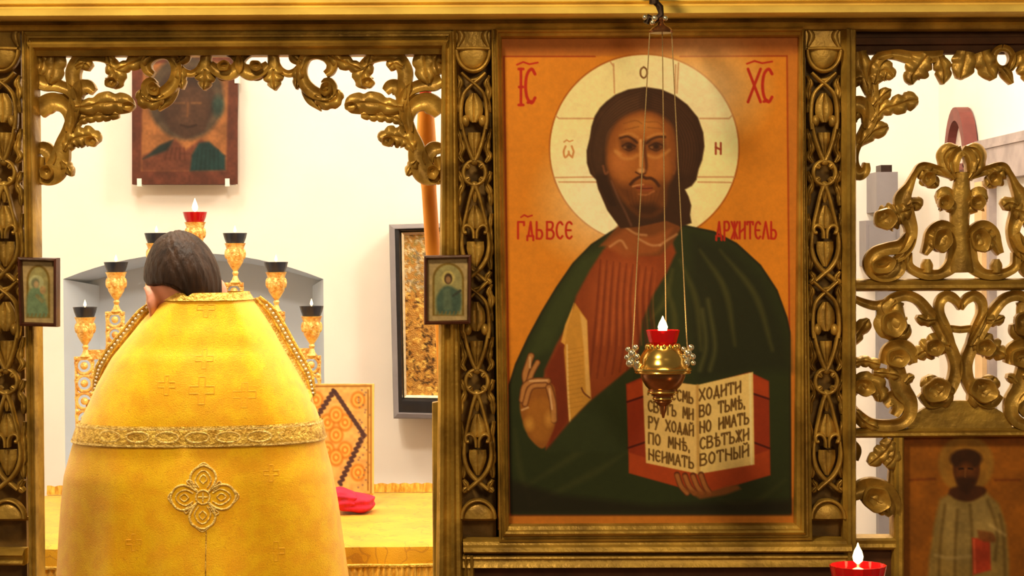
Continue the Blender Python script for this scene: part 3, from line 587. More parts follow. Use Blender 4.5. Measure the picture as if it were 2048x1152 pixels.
# ================================================================== PIERCED VALANCES
def many(parent, mp, items, mirror=None, both=False, wk=1.5):
    for it in items:
        nm, ctrl = it[0], it[1]; kw = dict(it[2]) if len(it) > 2 else {}
        k_ = wk if nm in ('acanthus_leaf', 'curl', 'scroll') else 1.25
        ctrl = [(c[0], c[1], c[2]*k_) for c in ctrl]
        carve(nm, ctrl, parent, mp=mp, **kw)
        if both: carve(nm, ctrl, parent, mp=mp, mirror=mirror, **kw)
LF = dict(style='leaf', T=18)
val = thing('openwork_valance', P(480, 108, YS+.03), 'wide carved openwork valance of acanthus scrolls hanging in the top of the doorway', 'valance')
VAL = [
 ('scroll', [(508,106,4),(492,111,6),(482,123,7),(486,138,9),(503,146,11),(524,141,9),(538,130,6)], dict(T=20)),
 ('acanthus_leaf', [(489,140,3),(503,146,8),(516,150,8),(528,145,3)], dict(style='leaf', T=9, base=-4)),
 ('stem', [(545,104,8),(548,122,10),(549,140,9)], dict(style='round', T=17)),
 ('acanthus_leaf', [(549,134,9),(548,150,14),(549,165,12),(551,181,2)], dict(lobes=3, **LF)),
 ('stem', [(552,122,5),(562,140,5.5),(577,148,6),(593,142,6),(606,124,5)], dict(T=14)),
 ('acanthus_leaf', [(598,138,7),(596,160,8),(594,179,2)], dict(lobes=2, **LF)),
 ('acanthus_leaf', [(582,104,4),(590,116,8),(602,126,5)], dict(**LF)),
 ('scroll', [(652,150,5),(662,142,7),(665,128,8),(654,114,8),(634,108,8),(616,113,8),(606,130,8),(605,150,8),(612,170,9),(628,185,9),(648,192,8),(660,187,8),(663,176,9),(656,168,9),(648,172,6)], dict(T=22)),
 ('acanthus_leaf', [(606,165,3),(615,184,8),(628,201,9),(642,222,1)], dict(T=12, style='leaf', base=-3)),
 ('acanthus_leaf', [(630,192,4),(645,203,10),(662,205,11),(675,195,10),(676,180,4)], dict(lobes=4, **LF)),
 ('acanthus_leaf', [(658,112,6),(678,121,11),(700,130,10),(724,141,7)], dict(lobes=3, **LF)),
 ('acanthus_leaf', [(742,112,6),(736,134,9),(726,156,15),(735,176,6)], dict(lobes=4, **LF)),
 ('stem', [(718,139,5),(735,123,8),(755,114,9),(780,112,10),(799,121,12),(811,145,13),(809,172,12),(806,200,11),(812,230,10),(822,260,9),(832,290,13),(838,320,17),(850,345,19),(868,354,13),(878,336,9),(874,314,6)], dict(T=20)),
 ('acanthus_leaf', [(806,135,5),(790,128,9),(777,137,7)], dict(lobes=2, **LF)),
 ('curl', [(804,200,6),(799,180,11),(783,174,10),(771,184,6)], dict(T=18)),
 ('acanthus_leaf', [(806,216,8),(782,214,11),(752,207,15),(720,207,15),(698,211,11),(690,213,3)], dict(lobes=3, amp=.2, **LF)),
 ('acanthus_leaf', [(815,256,4),(795,238,8),(770,232,9),(745,230,9),(722,230,5)], dict(lobes=6, style='leaf', T=12, base=-4)),
 ('acanthus_leaf', [(828,302,5),(815,282,13),(795,274,15),(774,274,13),(763,286,7)], dict(lobes=5, **LF)),
 ('acanthus_leaf', [(834,322,5),(823,336,9),(815,352,3)], dict(lobes=2, **LF)),
 ('curl', [(804,222,5),(808,196,7),(822,180,8),(845,171,9),(868,167,11),(884,160,9)], dict(T=18)),
 ('stem', [(808,232,4),(815,208,5),(832,195,5),(858,192,5)], dict(T=13)),
 ('curl', [(818,264,6),(818,234,8),(830,213,10),(850,205,13),(868,213,14),(880,228,9)], dict(T=20)),
 ('acanthus_leaf', [(850,104,13),(850,128,17),(853,150,14),(858,168,5)], dict(lobes=2, amp=.2, **LF)),
 ('acanthus_leaf', [(878,106,8),(872,128,11),(878,150,8)], dict(lobes=2, **LF)),
 ('curl', [(884,297,7),(867,298,10),(857,312,9),(858,328,6)], dict(T=17)),
 ('acanthus_leaf', [(884,338,6),(878,352,9),(882,368,5)], dict(**LF)),
]
many(val, plane_map(YS+.03), VAL, 480, True)
for x, y, r, ry, a in ((652,178,12,15,.3),(866,345,13,15,0),(776,283,13,11,0),(736,166,14,11,0),(702,213,13,10,0),(512,132,13,11,.3)):
    for sg in (1, -1): cup('leaf_cup', x if sg > 0 else 960-x, y, r, val, plane_map(YS+.018), 14, ry, a*sg)
mould('valance_rail', (70,102), (890,100), (890,111), (70,113), [(0,2),(0.5,8),(1,2)], YS+.03, val)

val2 = thing('openwork_valance', P(1920, 105, YS+.03), 'carved openwork valance of lobed leaves above the pierced side door', 'valance')
V2 = [
 ('acanthus_leaf', [(1716,104,11),(1722,132,13),(1730,162,9),(1736,190,5)], dict(lobes=2, amp=.2, **LF)),
 ('stem', [(1782,109,6),(1758,116,9),(1746,135,9),(1743,165,10),(1743,200,10),(1740,235,11),(1730,260,10),(1715,285,8),(1707,310,7),(1706,333,10),(1715,348,11),(1728,342,9),(1731,326,5)], dict(T=20)),
 ('acanthus_leaf', [(1746,168,5),(1756,147,15),(1771,142,14),(1785,157,6)], dict(lobes=4, **LF)),
 ('acanthus_leaf', [(1738,182,6),(1725,161,9),(1710,160,10),(1697,173,7)], dict(lobes=3, **LF)),
 ('acanthus_leaf', [(1744,212,6),(1758,197,9),(1772,185,8),(1780,180,3)], dict(lobes=2, **LF)),
 ('acanthus_leaf', [(1742,244,6),(1765,220,10),(1790,212,13),(1815,203,14),(1834,201,8)], dict(lobes=4, amp=.25, **LF)),
 ('acanthus_leaf', [(1718,290,4),(1740,268,11),(1760,258,11),(1774,253,6)], dict(lobes=2, amp=.2, **LF)),
 ('curl', [(1737,256,9),(1733,226,10),(1718,210,12),(1698,212,11)], dict(T=20)),
 ('acanthus_leaf', [(1712,222,8),(1706,236,8),(1698,246,4)], dict(lobes=2, **LF)),
 ('stem', [(1752,112,6),(1790,110,9),(1820,116,11),(1850,116,11),(1885,112,9)], dict(T=16)),
 ('acanthus_leaf', [(1852,112,10),(1836,134,19),(1822,155,12),(1822,170,3)], dict(lobes=3, amp=.25, **LF)),
 ('acanthus_leaf', [(1876,114,8),(1885,142,13),(1884,169,3)], dict(lobes=2, **LF)),
 ('acanthus_leaf', [(1930,104,12),(1926,130,19),(1917,158,6)], dict(lobes=2, amp=.2, **LF)),
 ('acanthus_leaf', [(1962,104,12),(1972,134,16),(1986,159,6)], dict(lobes=2, amp=.2, **LF)),
 ('ring', [(2003+19*math.sin(a), 118-21*math.cos(a), 6) for a in np.linspace(0.02, 2*PI-.02, 24)], dict(T=16)),
 ('acanthus_leaf', [(2002,138,6),(2012,150,8),(2022,168,3)], dict(**LF)),
 ('stem', [(2018,140,5),(2028,122,10),(2048,114,12),(2080,112,10),(2120,110,8)], dict(T=16)),
 ('acanthus_leaf', [(2040,110,9),(2052,140,14),(2060,165,5)], dict(lobes=3, **LF)),
]
many(val2, plane_map(YS+.03), V2)
mould('valance_rail', (1690,62), (2200,58), (2200,106), (1692,108), [(0,0),(0.3,2),(0.34,12),(0.62,14),(0.66,2),(1,0)], YS+.03, val2, BOLE)

# ================================================================== PIERCED SIDE DOOR
sd = thing('openwork_door', P(1920, 1170, YS+.05), 'pierced and carved gilded side door with a scrollwork crest and a saint panel', 'door')
dm = plane_map(YS+.04)
DP = [(0,2),(0.1,10),(0.25,14),(0.5,12),(0.75,14),(0.9,10),(1,2)]
mould('top_rail', (1703,558), (2200,556), (2200,580), (1703,583), DP, YS+.04, sd); mould('middle_rail', (1703,856), (2200,854), (2200,872), (1703,876), DP, YS+.04, sd)
mould('inner_stile', (1784,874), (1784,1700), (1808,1700), (1808,874), DP, YS+.04, sd); mould('lock_rail', (1703,1072), (1790,1072), (1790,1100), (1703,1100), DP, YS+.04, sd)
slab('lower_panel', [(1703,1096),(1790,1096),(1790,1700),(1703,1700)], YS+.05, .02, sd, BOLE)
CX = 1922
CREST = [
 ('acanthus_leaf', [(1908,358,5),(1894,338,9),(1886,316,11),(1896,300,10),(1914,295,4)], dict(lobes=2, amp=.2, **LF)),
 ('scroll', [(1906,345,6),(1905,325,8),(1912,308,8),(1922,302,8)], dict(T=22)),
 ('stem', [(1902,352,6),(1870,340,8),(1842,333,7),(1828,347,5),(1816,372,8),(1803,400,15),(1811,430,14),(1820,460,11),(1815,490,10),(1800,512,8),(1780,524,5)], dict(T=20)),
 ('acanthus_leaf', [(1842,338,8),(1856,356,15),(1873,374,5)], dict(lobes=3, **LF)),
 ('acanthus_leaf', [(1818,420,8),(1795,428,17),(1770,438,19),(1754,448,9)], dict(lobes=5, **LF)),
 ('acanthus_leaf', [(1812,412,6),(1828,407,11),(1841,414,8)], dict(lobes=2, **LF)),
 ('scroll', [(1818,470,8),(1800,492,10),(1772,498,9),(1748,508,10),(1738,526,10),(1748,544,11),(1772,546,13),(1792,534,13),(1796,520,5)], dict(T=22)),
 ('acanthus_leaf', [(1752,528,6),(1768,530,14),(1785,522,6)], dict(style='leaf', T=10, base=-4)),
 ('acanthus_leaf', [(1918,424,8),(1902,408,14),(1884,398,17),(1872,400,8)], dict(lobes=2, amp=.25, **LF)),
 ('curl', [(1908,484,8),(1898,462,9),(1880,454,10),(1863,466,10),(1856,488,9),(1846,508,5)], dict(T=20)),
 ('acanthus_leaf', [(1890,462,12),(1878,480,18),(1866,500,8)], dict(lobes=3, **LF)),
 ('stem', [(1918,478,12),(1912,505,16),(1902,530,13),(1880,547,9),(1852,549,9),(1830,543,8),(1815,530,8),(1815,505,6)], dict(T=18)),
 ('bead', [(1853,545,8),(1853,530,10),(1853,518,5)], dict(style='round', T=18)),
]
many(sd, dm, CREST, CX, True)
many(sd, dm, [('stem', [(1922,545,20),(1921,510,16),(1920,475,15),(1918,440,16),(1920,405,18),(1922,372,14),(1924,345,11)], dict(style='round', T=20))])
PX = 1919
FRET = [
 ('strap', [(1778,632,7),(1769,612,8),(1786,597,9),(1810,591,9),(1835,601,9),(1857,627,10),(1878,660,10),(1898,695,11),(1909,730,11),(1903,765,11),(1883,794,11),(1858,804,10),(1840,788,7)], dict(T=20)),
 ('strap', [(1919,618,4),(1909,600,8),(1892,592,9),(1878,603,9),(1877,625,8),(1890,657,8),(1903,690,5)], dict(T=17, base=2)),
 ('tie_bar', [(1884,655,5),(1902,657,6),(1919,659,6)], dict(T=13)),
 ('acanthus_leaf', [(1904,788,9),(1885,788,20),(1864,774,19),(1852,752,8)], dict(lobes=4, amp=.25, **LF)),
 ('acanthus_leaf', [(1896,692,9),(1870,690,17),(1845,703,14),(1828,712,5)], dict(lobes=4, amp=.3, **LF)),
 ('acanthus_leaf', [(1868,640,6),(1848,641,9),(1832,633,4)], dict(lobes=2, **LF)),
 ('acanthus_leaf', [(1790,600,12),(1778,634,23),(1790,662,20),(1808,663,10),(1815,648,4)], dict(lobes=3, amp=.22, **LF)),
 ('stem', [(1702,594,5),(1725,605,7),(1750,611,8),(1772,606,8)], dict(T=14)),
 ('acanthus_leaf', [(1702,692,5),(1712,670,10),(1728,648,10),(1735,637,4)], dict(lobes=2, **LF)),
 ('curl', [(1767,728,8),(1776,703,11),(1796,695,13),(1815,704,12),(1824,727,6)], dict(T=20)),
 ('stem', [(1788,712,11),(1792,745,15),(1801,778,16),(1817,802,13),(1817,828,11),(1800,846,10),(1770,850,10),(1738,845,9),(1710,822,6)], dict(T=19)),
 ('acanthus_leaf', [(1700,728,7),(1725,722,8),(1758,730,8)], dict(lobes=3, **LF)),
 ('acanthus_leaf', [(1745,744,5),(1775,747,8),(1796,752,6)], dict(lobes=2, **LF)),
 ('acanthus_leaf', [(1702,786,7),(1720,763,12),(1745,766,15),(1758,786,13),(1756,803,5)], dict(lobes=4, amp=.25, **LF)),
 ('acanthus_leaf', [(1704,816,6),(1725,842,9),(1752,856,7)], dict(lobes=3, **LF)),
 ('curl', [(1766,806,9),(1782,795,10),(1794,812,9),(1786,830,6)], dict(T=17)),
 ('acanthus_leaf', [(1808,765,5),(1818,755,7),(1826,752,3)], dict(**LF)),
]
many(sd, dm, FRET, PX, True)
b = MB(); n = 20
arc = [(1919-104*math.cos(PI*k/n), 857-56*math.sin(PI*k/n)) for k in range(n+1)]
b.rings([[dm(x, y, 6) for x, y in arc], [dm(x, y, -14) for x, y in arc]]); b.build('lunette', GOLD, sd, smooth=False)
STRIP = [
 ('acanthus_leaf', [(1782,880,10),(1770,900,14),(1752,916,12),(1736,927,5)], dict(lobes=3, **LF)), ('acanthus_leaf', [(1788,900,10),(1784,918,12),(1770,932,8)], dict(lobes=2, **LF)),
 ('curl', [(1702,884,6),(1710,900,8),(1708,920,5)], dict(T=16)), ('curl', [(1702,990,8),(1728,976,15),(1755,984,19),(1774,1006,19),(1784,1028,8)], dict(T=22)),
 ('acanthus_leaf', [(1725,990,8),(1750,1002,12),(1772,1024,8)], dict(lobes=4, **LF)), ('stem', [(1782,940,5),(1780,980,5),(1784,1020,5)], dict(T=12)),
]
many(sd, dm, STRIP)
for x, y, r, ry, a, c in ((1786,648,26,28,0,PX),(1872,780,30,25,-.4,PX),(1868,695,20,18,0,PX),(1795,716,24,20,0,PX),(1727,774,24,18,.3,PX),(1770,438,24,22,0,CX),(1766,530,26,18,-.3,CX),(1884,480,20,26,.2,CX),(1890,405,16,16,0,CX),(1856,358,14,16,.4,CX)):
    for sg in (1, -1): cup('leaf_cup', x if sg > 0 else 2*c-x, y, r, sd, plane_map(YS+.028), 16, ry, a*sg)
cup('leaf_cup', 1752, 998, 30, sd, plane_map(YS+.028), 18, 26, .4)
# the saint panel on the door
sv = Canvas(1806, 872, 2110, 1260, 2.0, (150,80,14))
sv.fill([(1806,872),(2110,872),(2110,890),(1806,890)], (128,62,10), .8, 8)
sv.ell(1932, 928, 55, 57, (156,104,32), 1, .08); sv.ell(1932, 928, 49, 51, (150,92,24), .7, .2)
sv.fill([(1880,1000),(1868,1050),(1858,1120),(1850,1260),(2020,1260),(2018,1120),(2012,1050),(1998,1008),(1972,985),(1940,1000),(1900,985)], (140,104,44), 1, 4)
sv.fill([(1884,1000),(1930,1010),(1972,990),(2000,1060),(1980,1130),(1900,1120),(1876,1060)], (158,122,60), .7, 12)
for q in ([(1890,1010),(1880,1100),(1876,1250)], [(1915,1020),(1910,1120),(1912,1250)], [(1975,1000),(1994,1060),(1990,1120)], [(1940,1010),(1944,1080),(1940,1250)], [(2000,1030),(2008,1090),(2012,1250)]): sv.stroke(q, 3, (92,62,20), .6, 3)
for q in ([(1870,1110),(1900,1116),(1940,1112)], [(1980,1050),(2010,1070)]): sv.stroke(q, 3, (190,150,84), .5, 3)
sv.fill([(1896,988),(1906,975),(1960,972),(1972,985),(1944,1002),(1916,1000)], (74,34,10), 1, 3, True)
sv.ell(1933, 938, 27, 38, (86,40,10), 1, .1); sv.ell(1932, 918, 32, 20, (56,26,8), 1, .15); sv.ell(1931, 948, 17, 22, (110,54,14), .9, .3)
sv.fill([(1912,955),(1950,955),(1948,975),(1932,988),(1916,975)], (58,26,8), .9, 4, True)
for q in ([(1918,938),(1926,937)], [(1937,937),(1945,938)]): sv.stroke(q, 1.8, (36,14,4), .9, 1)
sv.stroke([(1931,938),(1930,954)], 1.4, (140,80,30), .7, 1)
sv.fill([(1944,1076),(1980,1076),(1982,1140),(1946,1150)], (170,52,22), 1, 2.5); sv.stroke([(1948,1080),(1950,1145)], 2, (206,84,44), .8, 1.5)
sv.fill([(1955,1060),(1985,1066),(1990,1084),(1960,1080)], (120,62,20), .9, 3, True); sv.stroke([(1820,960),(1870,958)], 2.5, (110,44,8), .6, 2); sv.stroke([(1990,960),(2040,960)], 2.5, (110,44,8), .6, 2)
sv.noise(.12, 30); sv.noise(.06, 6)
sp = sv.build('saint_painting', plane_map(YS+.05), PAINT, sd); slab('saint_panel', [(1800,868),(2120,868),(2120,1700),(1800,1700)], YS+.056, .02, sd, BOLE)

# ================================================================== SMALL ICONS HUNG ON THE JAMBS
def small_icon(quad, label, dark, rz, bias):
    (x0,y0),(x1,y1),(x2,y2),(x3,y3) = quad
    t = thing('small_framed_icon', P((x2+x3)/2, y2, YS-.03), label, 'icon', 'small framed icons on the door jambs')
    ym = lambda x, y: YS-.045+bias*(x-(x0+x1)/2)/80.0
    ins = lambda k: [(x0+k,y0+k),(x1-k,y1+k),(x2-k,y2-k),(x3+k,y3-k)]
    frame('frame', quad, ins(8), [(0,2),(0.15,8),(0.6,10),(0.85,6),(1,0)], YS-.045, t, DWOOD, back=24, ymap=ym)
    cv_ = Canvas(x0+5, y0+5, max(x1,x2)-5, y2-5, 1.5, (176,140,84))
    cxx, cy = (x0+x1)/2+1, (y0+y2)/2
    w_ = (x1-x0)/2-16
    arch = [(cxx-w_, cy+52)] + [(cxx-w_*math.cos(a), cy-22-32*math.sin(a)) for a in np.linspace(0, PI, 14)] + [(cxx+w_, cy+52)]
    cv_.fill(arch, (122,88,26), 1, 1.5); w_ -= 4
    arch = [(cxx-w_, cy+50)] + [(cxx-w_*math.cos(a), cy-20-30*math.sin(a)) for a in np.linspace(0, PI, 14)] + [(cxx+w_, cy+50)]
    cv_.fill(arch, (158,138,78), 1, 1.5)
    if dark:
        cv_.ell(cxx, cy-24, 13, 14, (190,160,84), 1, .1)
        cv_.fill([(cxx-22,cy+48),(cxx-24,cy+18),(cxx-14,cy-2),(cxx,cy-8),(cxx+14,cy-2),(cxx+26,cy+10),(cxx+20,cy+48)], (70,84,62), 1, 3, True)
        cv_.fill([(cxx-10,cy+40),(cxx-10,cy),(cxx+4,cy-4),(cxx+8,cy+40)], (96,104,72), .8, 3); cv_.ell(cxx, cy-22, 8, 11, (70,46,24), 1, .15); cv_.ell(cxx, cy-20, 5, 7, (150,104,60), 1, .25)
        cv_.stroke([(cxx+10,cy+12),(cxx+24,cy+2)], 2.5, (60,60,44), .9)
    else:
        cv_.ell(cxx-4, cy-18, 15, 16, (184,170,110), 1, .1)
        cv_.fill([(cxx-24,cy+48),(cxx-22,cy+8),(cxx-12,cy-8),(cxx+2,cy-8),(cxx+12,cy+12),(cxx+18,cy+48)], (112,126,84), 1, 3, True)
        cv_.ell(cxx-6, cy-18, 8, 10, (128,120,80), 1, .2); cv_.ell(cxx-4, cy-15, 5, 7, (178,140,90), 1, .25); cv_.ell(cxx+9, cy-4, 6, 8, (176,134,80), 1, .2); cv_.stroke([(cxx-2,cy+8),(cxx+8,cy+18)], 4, (134,120,70), .9)
    for k in range(6): cv_.stroke([(cxx-22+k*8,cy+50),(cxx-20+k*8,cy+44)], 1.5, (130,100,40), .7)
    cv_.noise(.08, 8); cv_.noise(.05, 3)
    def mpp(x, y, h): q = P(x, y, ym(x, y)+.004); return (q.x, q.y-h*.001, q.z)
    cv_.build('picture', mpp, PAINT, t)
    slab('backing', ins(3), YS-.04, .02, t, DWOOD, ymap=lambda x, y: ym(x, y)+.006)
    return t
small_icon([(36,514),(115,516),(115,654),(40,652)], 'small dark-framed icon of a pale veiled figure on the left doorpost', False, 0, .018)
small_icon([(848,511),(943,509),(942,648),(848,650)], 'small dark-framed icon of a dark-haired figure on the right doorpost', True, 0, -.012)

# ================================================================== ALTAR TABLE AND WHAT STANDS ON IT
ZA = 1.0
def cloth_mat(name, c1, c2, c3, scale, rough=0.5, bump=0.3):
    """brocade: fine weave + scrolling motif, all in the cloth's own colours"""
    M = mat(name, c1, rough, 0.0, spec=0.3); nt = M.node_tree; b = nt.nodes['Principled BSDF']; N = nt.nodes.new; Lk = nt.links.new
    tc = N('ShaderNodeTexCoord'); n = N('ShaderNodeTexNoise'); n.inputs['Scale'].default_value = scale; n.inputs['Detail'].default_value = 3
    Lk(tc.outputs['Object'], n.inputs['Vector'])
    r = N('ShaderNodeValToRGB'); r.color_ramp.elements[0].position = .38; r.color_ramp.elements[1].position = .62
    r.color_ramp.elements[0].color = (*c2, 1); r.color_ramp.elements[1].color = (*c1, 1); Lk(n.outputs[0], r.inputs[0])
    v = N('ShaderNodeTexVoronoi'); v.feature = 'DISTANCE_TO_EDGE'; v.inputs['Scale'].default_value = scale*1.3
    n3 = N('ShaderNodeTexNoise'); n3.inputs['Scale'].default_value = scale*1.1; Lk(tc.outputs['Object'], n3.inputs['Vector'])
    mx = N('ShaderNodeMixRGB'); mx.inputs[0].default_value = .25; Lk(tc.outputs['Object'], mx.inputs[1]); Lk(n3.outputs[1], mx.inputs[2]); Lk(mx.outputs[0], v.inputs['Vector'])
    lt = N('ShaderNodeMath'); lt.operation = 'LESS_THAN'; lt.inputs[1].default_value = .03; Lk(v.outputs[0], lt.inputs[0])
    ml = N('ShaderNodeMath'); ml.operation = 'MULTIPLY'; ml.inputs[1].default_value = .45; Lk(lt.outputs[0], ml.inputs[0])
    m2 = N('ShaderNodeMixRGB'); Lk(ml.outputs[0], m2.inputs[0]); Lk(r.outputs[0], m2.inputs[1]); m2.inputs[2].default_value = (*c3, 1)
    Lk(m2.outputs[0], b.inputs['Base Color'])
    w = N('ShaderNodeTexNoise'); w.inputs['Scale'].default_value = 400; Lk(tc.outputs['Object'], w.inputs['Vector'])
    bp = N('ShaderNodeBump'); bp.inputs['Strength'].default_value = bump; bp.inputs['Distance'].default_value = .004; Lk(w.outputs[0], bp.inputs['Height']); Lk(bp.outputs[0], b.inputs['Normal'])
    b.inputs['Sheen Weight'].default_value = .2
    return M
BROC = cloth_mat('gold_brocade', (0.98, 0.60, 0.004), (0.93, 0.48, 0.003), (0.72, 0.32, 0.004), 26)
BROC2 = cloth_mat('altar_brocade', (0.80, 0.45, 0.015), (0.72, 0.36, 0.012), (0.42, 0.17, 0.015), 9)
GALL = mat('gold_galloon', (0.80, 0.55, 0.10), 0.4, 0.3, 0.7, 55, 0.7, 140, col2=(0.50, 0.26, 0.02))
EMBR = mat('silver_gold_thread', (0.86, 0.66, 0.22), 0.4, 0.35, 0.35, 80, 0.5, 200, col2=(0.58, 0.36, 0.06))
FRNG = mat('gold_fringe', (0.85, 0.52, 0.08), 0.5, 0.1, 0.6, 120, 0.6, 200, col2=(0.55, 0.26, 0.02), stretch=(1,1,.15))
CRIM = mat('crimson_velvet', (0.62, 0.015, 0.06), 0.7, 0, 0.35, 25, 0.2, 60)
WHITE = mat('white_painted_wood', (0.8, 0.75, 0.65), 0.5)

AX0, AX1, AY0, AY1 = -1.42, -0.17, 5.02, 6.12
t = thing('altar_table', ((AX0+AX1)/2, (AY0+AY1)/2, 0), 'square altar table with pale legs under the gold brocade cloth', 'table')
MB().box((AX0+.01,AY0+.01,ZA-.045), (AX1-.01,AY1-.01,ZA-.012)).build('tabletop', DWOOD, t, smooth=False)
for x in (AX0+.07, AX1-.08):
    for y in (AY0+.06, AY1-.06):
        MB().box((x-.02,y-.02,0), (x+.02,y+.02,ZA-.045)).build('leg', WHITE, t, smooth=False)
MB().box((AX0+.06,AY0+.10,.25), (AX1-.06,AY1-.1,.29)).build('shelf', DWOOD, t, smooth=False)
ac = thing('altar_cloth', ((AX0+AX1)/2, (AY0+AY1)/2, ZA), 'yellow gold brocade cloth spread over the altar table behind the priest', 'cloth')
b = MB(); R = []
xs = np.linspace(AX0, AX1, 60)
for (yy, zz, k) in ((AY0-.012, ZA-.055, 1), (AY0-.012, ZA-.03, .7), (AY0-.008, ZA-.004, .3), (AY0+.02, ZA+.004, 0), (AY0+.2, ZA+.004, 2), (AY0+.45, ZA+.004, 2), (AY0+.75, ZA+.004, 2), (AY1-.03, ZA+.004, 0), (AY1+.008, ZA-.004, 0), (AY1+.01, ZA-.05, 0)):
    R.append([(x, yy-(.006*math.sin(x*38)*k if k <= 1 else 0), zz+(.003*abs(math.sin(x*9+yy*14)) if k == 2 else 0)) for x in xs])
b.rings(R, cap=False, closed=False); b.build('cloth', BROC2, ac)
b = MB(); R = []
for zz, o_ in ((ZA-.052, .016), (ZA-.07, .020), (ZA-.098, .021)):
    R.append([(x, AY0-o_-.005*math.sin(x*38)-.002*math.sin(x*420), zz) for x in np.linspace(AX0, AX1, 400)])
b.rings(R, cap=False, closed=False); b.build('fringe', FRNG, ac)
b = MB(); R = []
for zz, o_ in ((ZA+.006, -.05), (ZA+.030, -.045), (ZA+.006, -.04)): R.append([(x, AY1+o_, zz*1.0+.004*abs(math.sin(x*90))*(zz > ZA+.02)) for x in np.linspace(AX0, AX1, 300)])
b.rings(R, cap=False, closed=False); b.build('back_trim', FRNG, ac)
MB().tube([(x, AY0-.016-.004*math.sin(x*38), ZA-.05) for x in xs], .005, 6).build('cord', GALL, ac)

# crimson cloth lying on the altar
c0 = P(706, 1026, 5.58)
b = MB(); rot = Matrix.Rotation(.10, 3, 'Y')
sq = lambda d: 1/max(abs(d.x)**4+abs(d.y)**4+abs(d.z)**4, 1e-6)**.25
fnr = lambda d: min(1.22, sq(d))*(1 + .05*math.sin(5*d.x+4*d.y+2) + .04*math.sin(9*d.z-4*d.x))
b.ball((c0.x+.002, 5.60, ZA+.036), .054, .055, .026, 48, 28, rot=rot, fn=fnr); b.ball((c0.x-.020, 5.59, ZA+.052), .040, .045, .020, 40, 22, rot=Matrix.Rotation(.3, 3, 'Y'), fn=fnr)
tag(b.build('folded_cloth', CRIM), 'folded crimson velvet cloth lying on the gold altar at the right of the priest', 'cloth')

# brocade standing panel with dark zigzag lozenge
pan = thing('standing_panel', P(675, 985, 5.75), 'upright gold brocade panel with a dark zigzag lozenge standing on the altar', 'panel')
q0 = Canvas(598, 768, 748, 988, 1.5, (232,182,104))
q0.noise(.10, 7)
for cx_, cy_ in [(632,800),(716,800),(632,945),(716,945),(672,870),(655,845),(690,845),(655,900),(690,900),(672,830),(672,915)]:
    for rr, cl in ((15,(196,120,34)), (11,(246,196,100)), (7,(206,128,40)), (3,(250,206,110))): q0.ell(cx_, cy_, rr, rr*1.2, cl, .8, .15)
zz = []
for i in range(24):
    a = i/23; zz.append((668+58*a+(4 if i % 2 else -2), 783+86*a+(2 if i % 2 else -3)))
zr = [(x, y) for x, y in zz] + [(726-48*a+(4 if i % 2 else -2), 869+100*a) for i, a in enumerate(np.linspace(0, 1, 22))]
q0.stroke(zr, 3.6, (70,48,52), .95, 1.2, curve=False)
zl = [(668-56*a-(4 if i % 2 else -2), 783+86*a) for i, a in enumerate(np.linspace(0, 1, 22))]; q0.stroke(zl, 3.6, (70,48,52), .95, 1.2, curve=False)
for k in range(40): q0.ell(730+random.uniform(-14, 10), 780+k*5, 2.2, 2.2, (120,96,90), .6, .3); q0.ell(612+random.uniform(-8, 8), 780+k*5, 2.2, 2.2, (120,96,90), .5, .3)
for L in ([(742,772),(742,986)], [(602,773),(744,772)], [(736,780),(736,980)], [(603,772),(603,986)]): q0.stroke(L, 1.8, (150,104,40), .9)
q0.stroke([(747,770),(747,986)], 3, (250,214,120), .9)
q0.build('brocade_front', plane_map(5.752), PAINT, pan, light=False); slab('board', [(598,768),(748,768),(746,990),(600,990)], 5.755, .02, pan, FILI)

# seven-branched candelabrum
can = thing('candelabrum', (P(392, 900, 5.9).x, 5.9, ZA), 'gilt seven-branched altar candelabrum with dark glass cups behind the priest', 'candelabrum')
YC = 5.9; sc_ = YC/F
cx0 = P(392, 900, YC).x
MB().box((cx0-.37,YC-.06,ZA+.008), (cx0+.37,YC+.06,ZA+.035)).build('base', FILI, can, smooth=False)
def filigree(name, x0, x1, y0, y1, parent, med=True):
    """pierced upright: two rods, rings and crossing wires between them"""
    b = MB(); a = P(x0, y0, YC); c = P(x1, y1, YC); xa, xb, zt, zb = a.x, c.x, a.z, max(c.z, ZA+.03)
    w = xb-xa; r = .0045
    for x in (xa+r, xb-r): b.tube([(x, YC, zb), (x, YC, zt)], r, 8)
    n = max(2, int((zt-zb)/(w*.8))); hh = (zt-zb)/n
    for k in range(n):
        z = zb+(k+.5)*hh; rr = min(w*.40, hh*.46)
        b.tube([((xa+xb)/2+rr*math.cos(u), YC-.003, z+rr*math.sin(u)) for u in np.linspace(0, 2*PI, 17)], .0042, 6)
        b.ball(((xa+xb)/2, YC-.004, z), rr*.5, .008, rr*.5, 12, 8)
        for sg in (1, -1):
            b.tube([((xa+xb)/2+sg*w*.12, YC, z-hh*.5), ((xa+xb)/2+sg*w*.42, YC, z-hh*.25), ((xa+xb)/2+sg*w*.46, YC, z+hh*.2), ((xa+xb)/2+sg*w*.10, YC, z+hh*.5)], .0042, 6)
            b.ball(((xa+xb)/2+sg*w*.36, YC-.004, z+hh*.42), .006, .006, .006, 8, 6)
    for z in (zt-.004, zb+.004): b.box((xa,YC-.008,z-.005), (xb,YC+.008,z+.005))
    return b.build(name, FILI, parent)
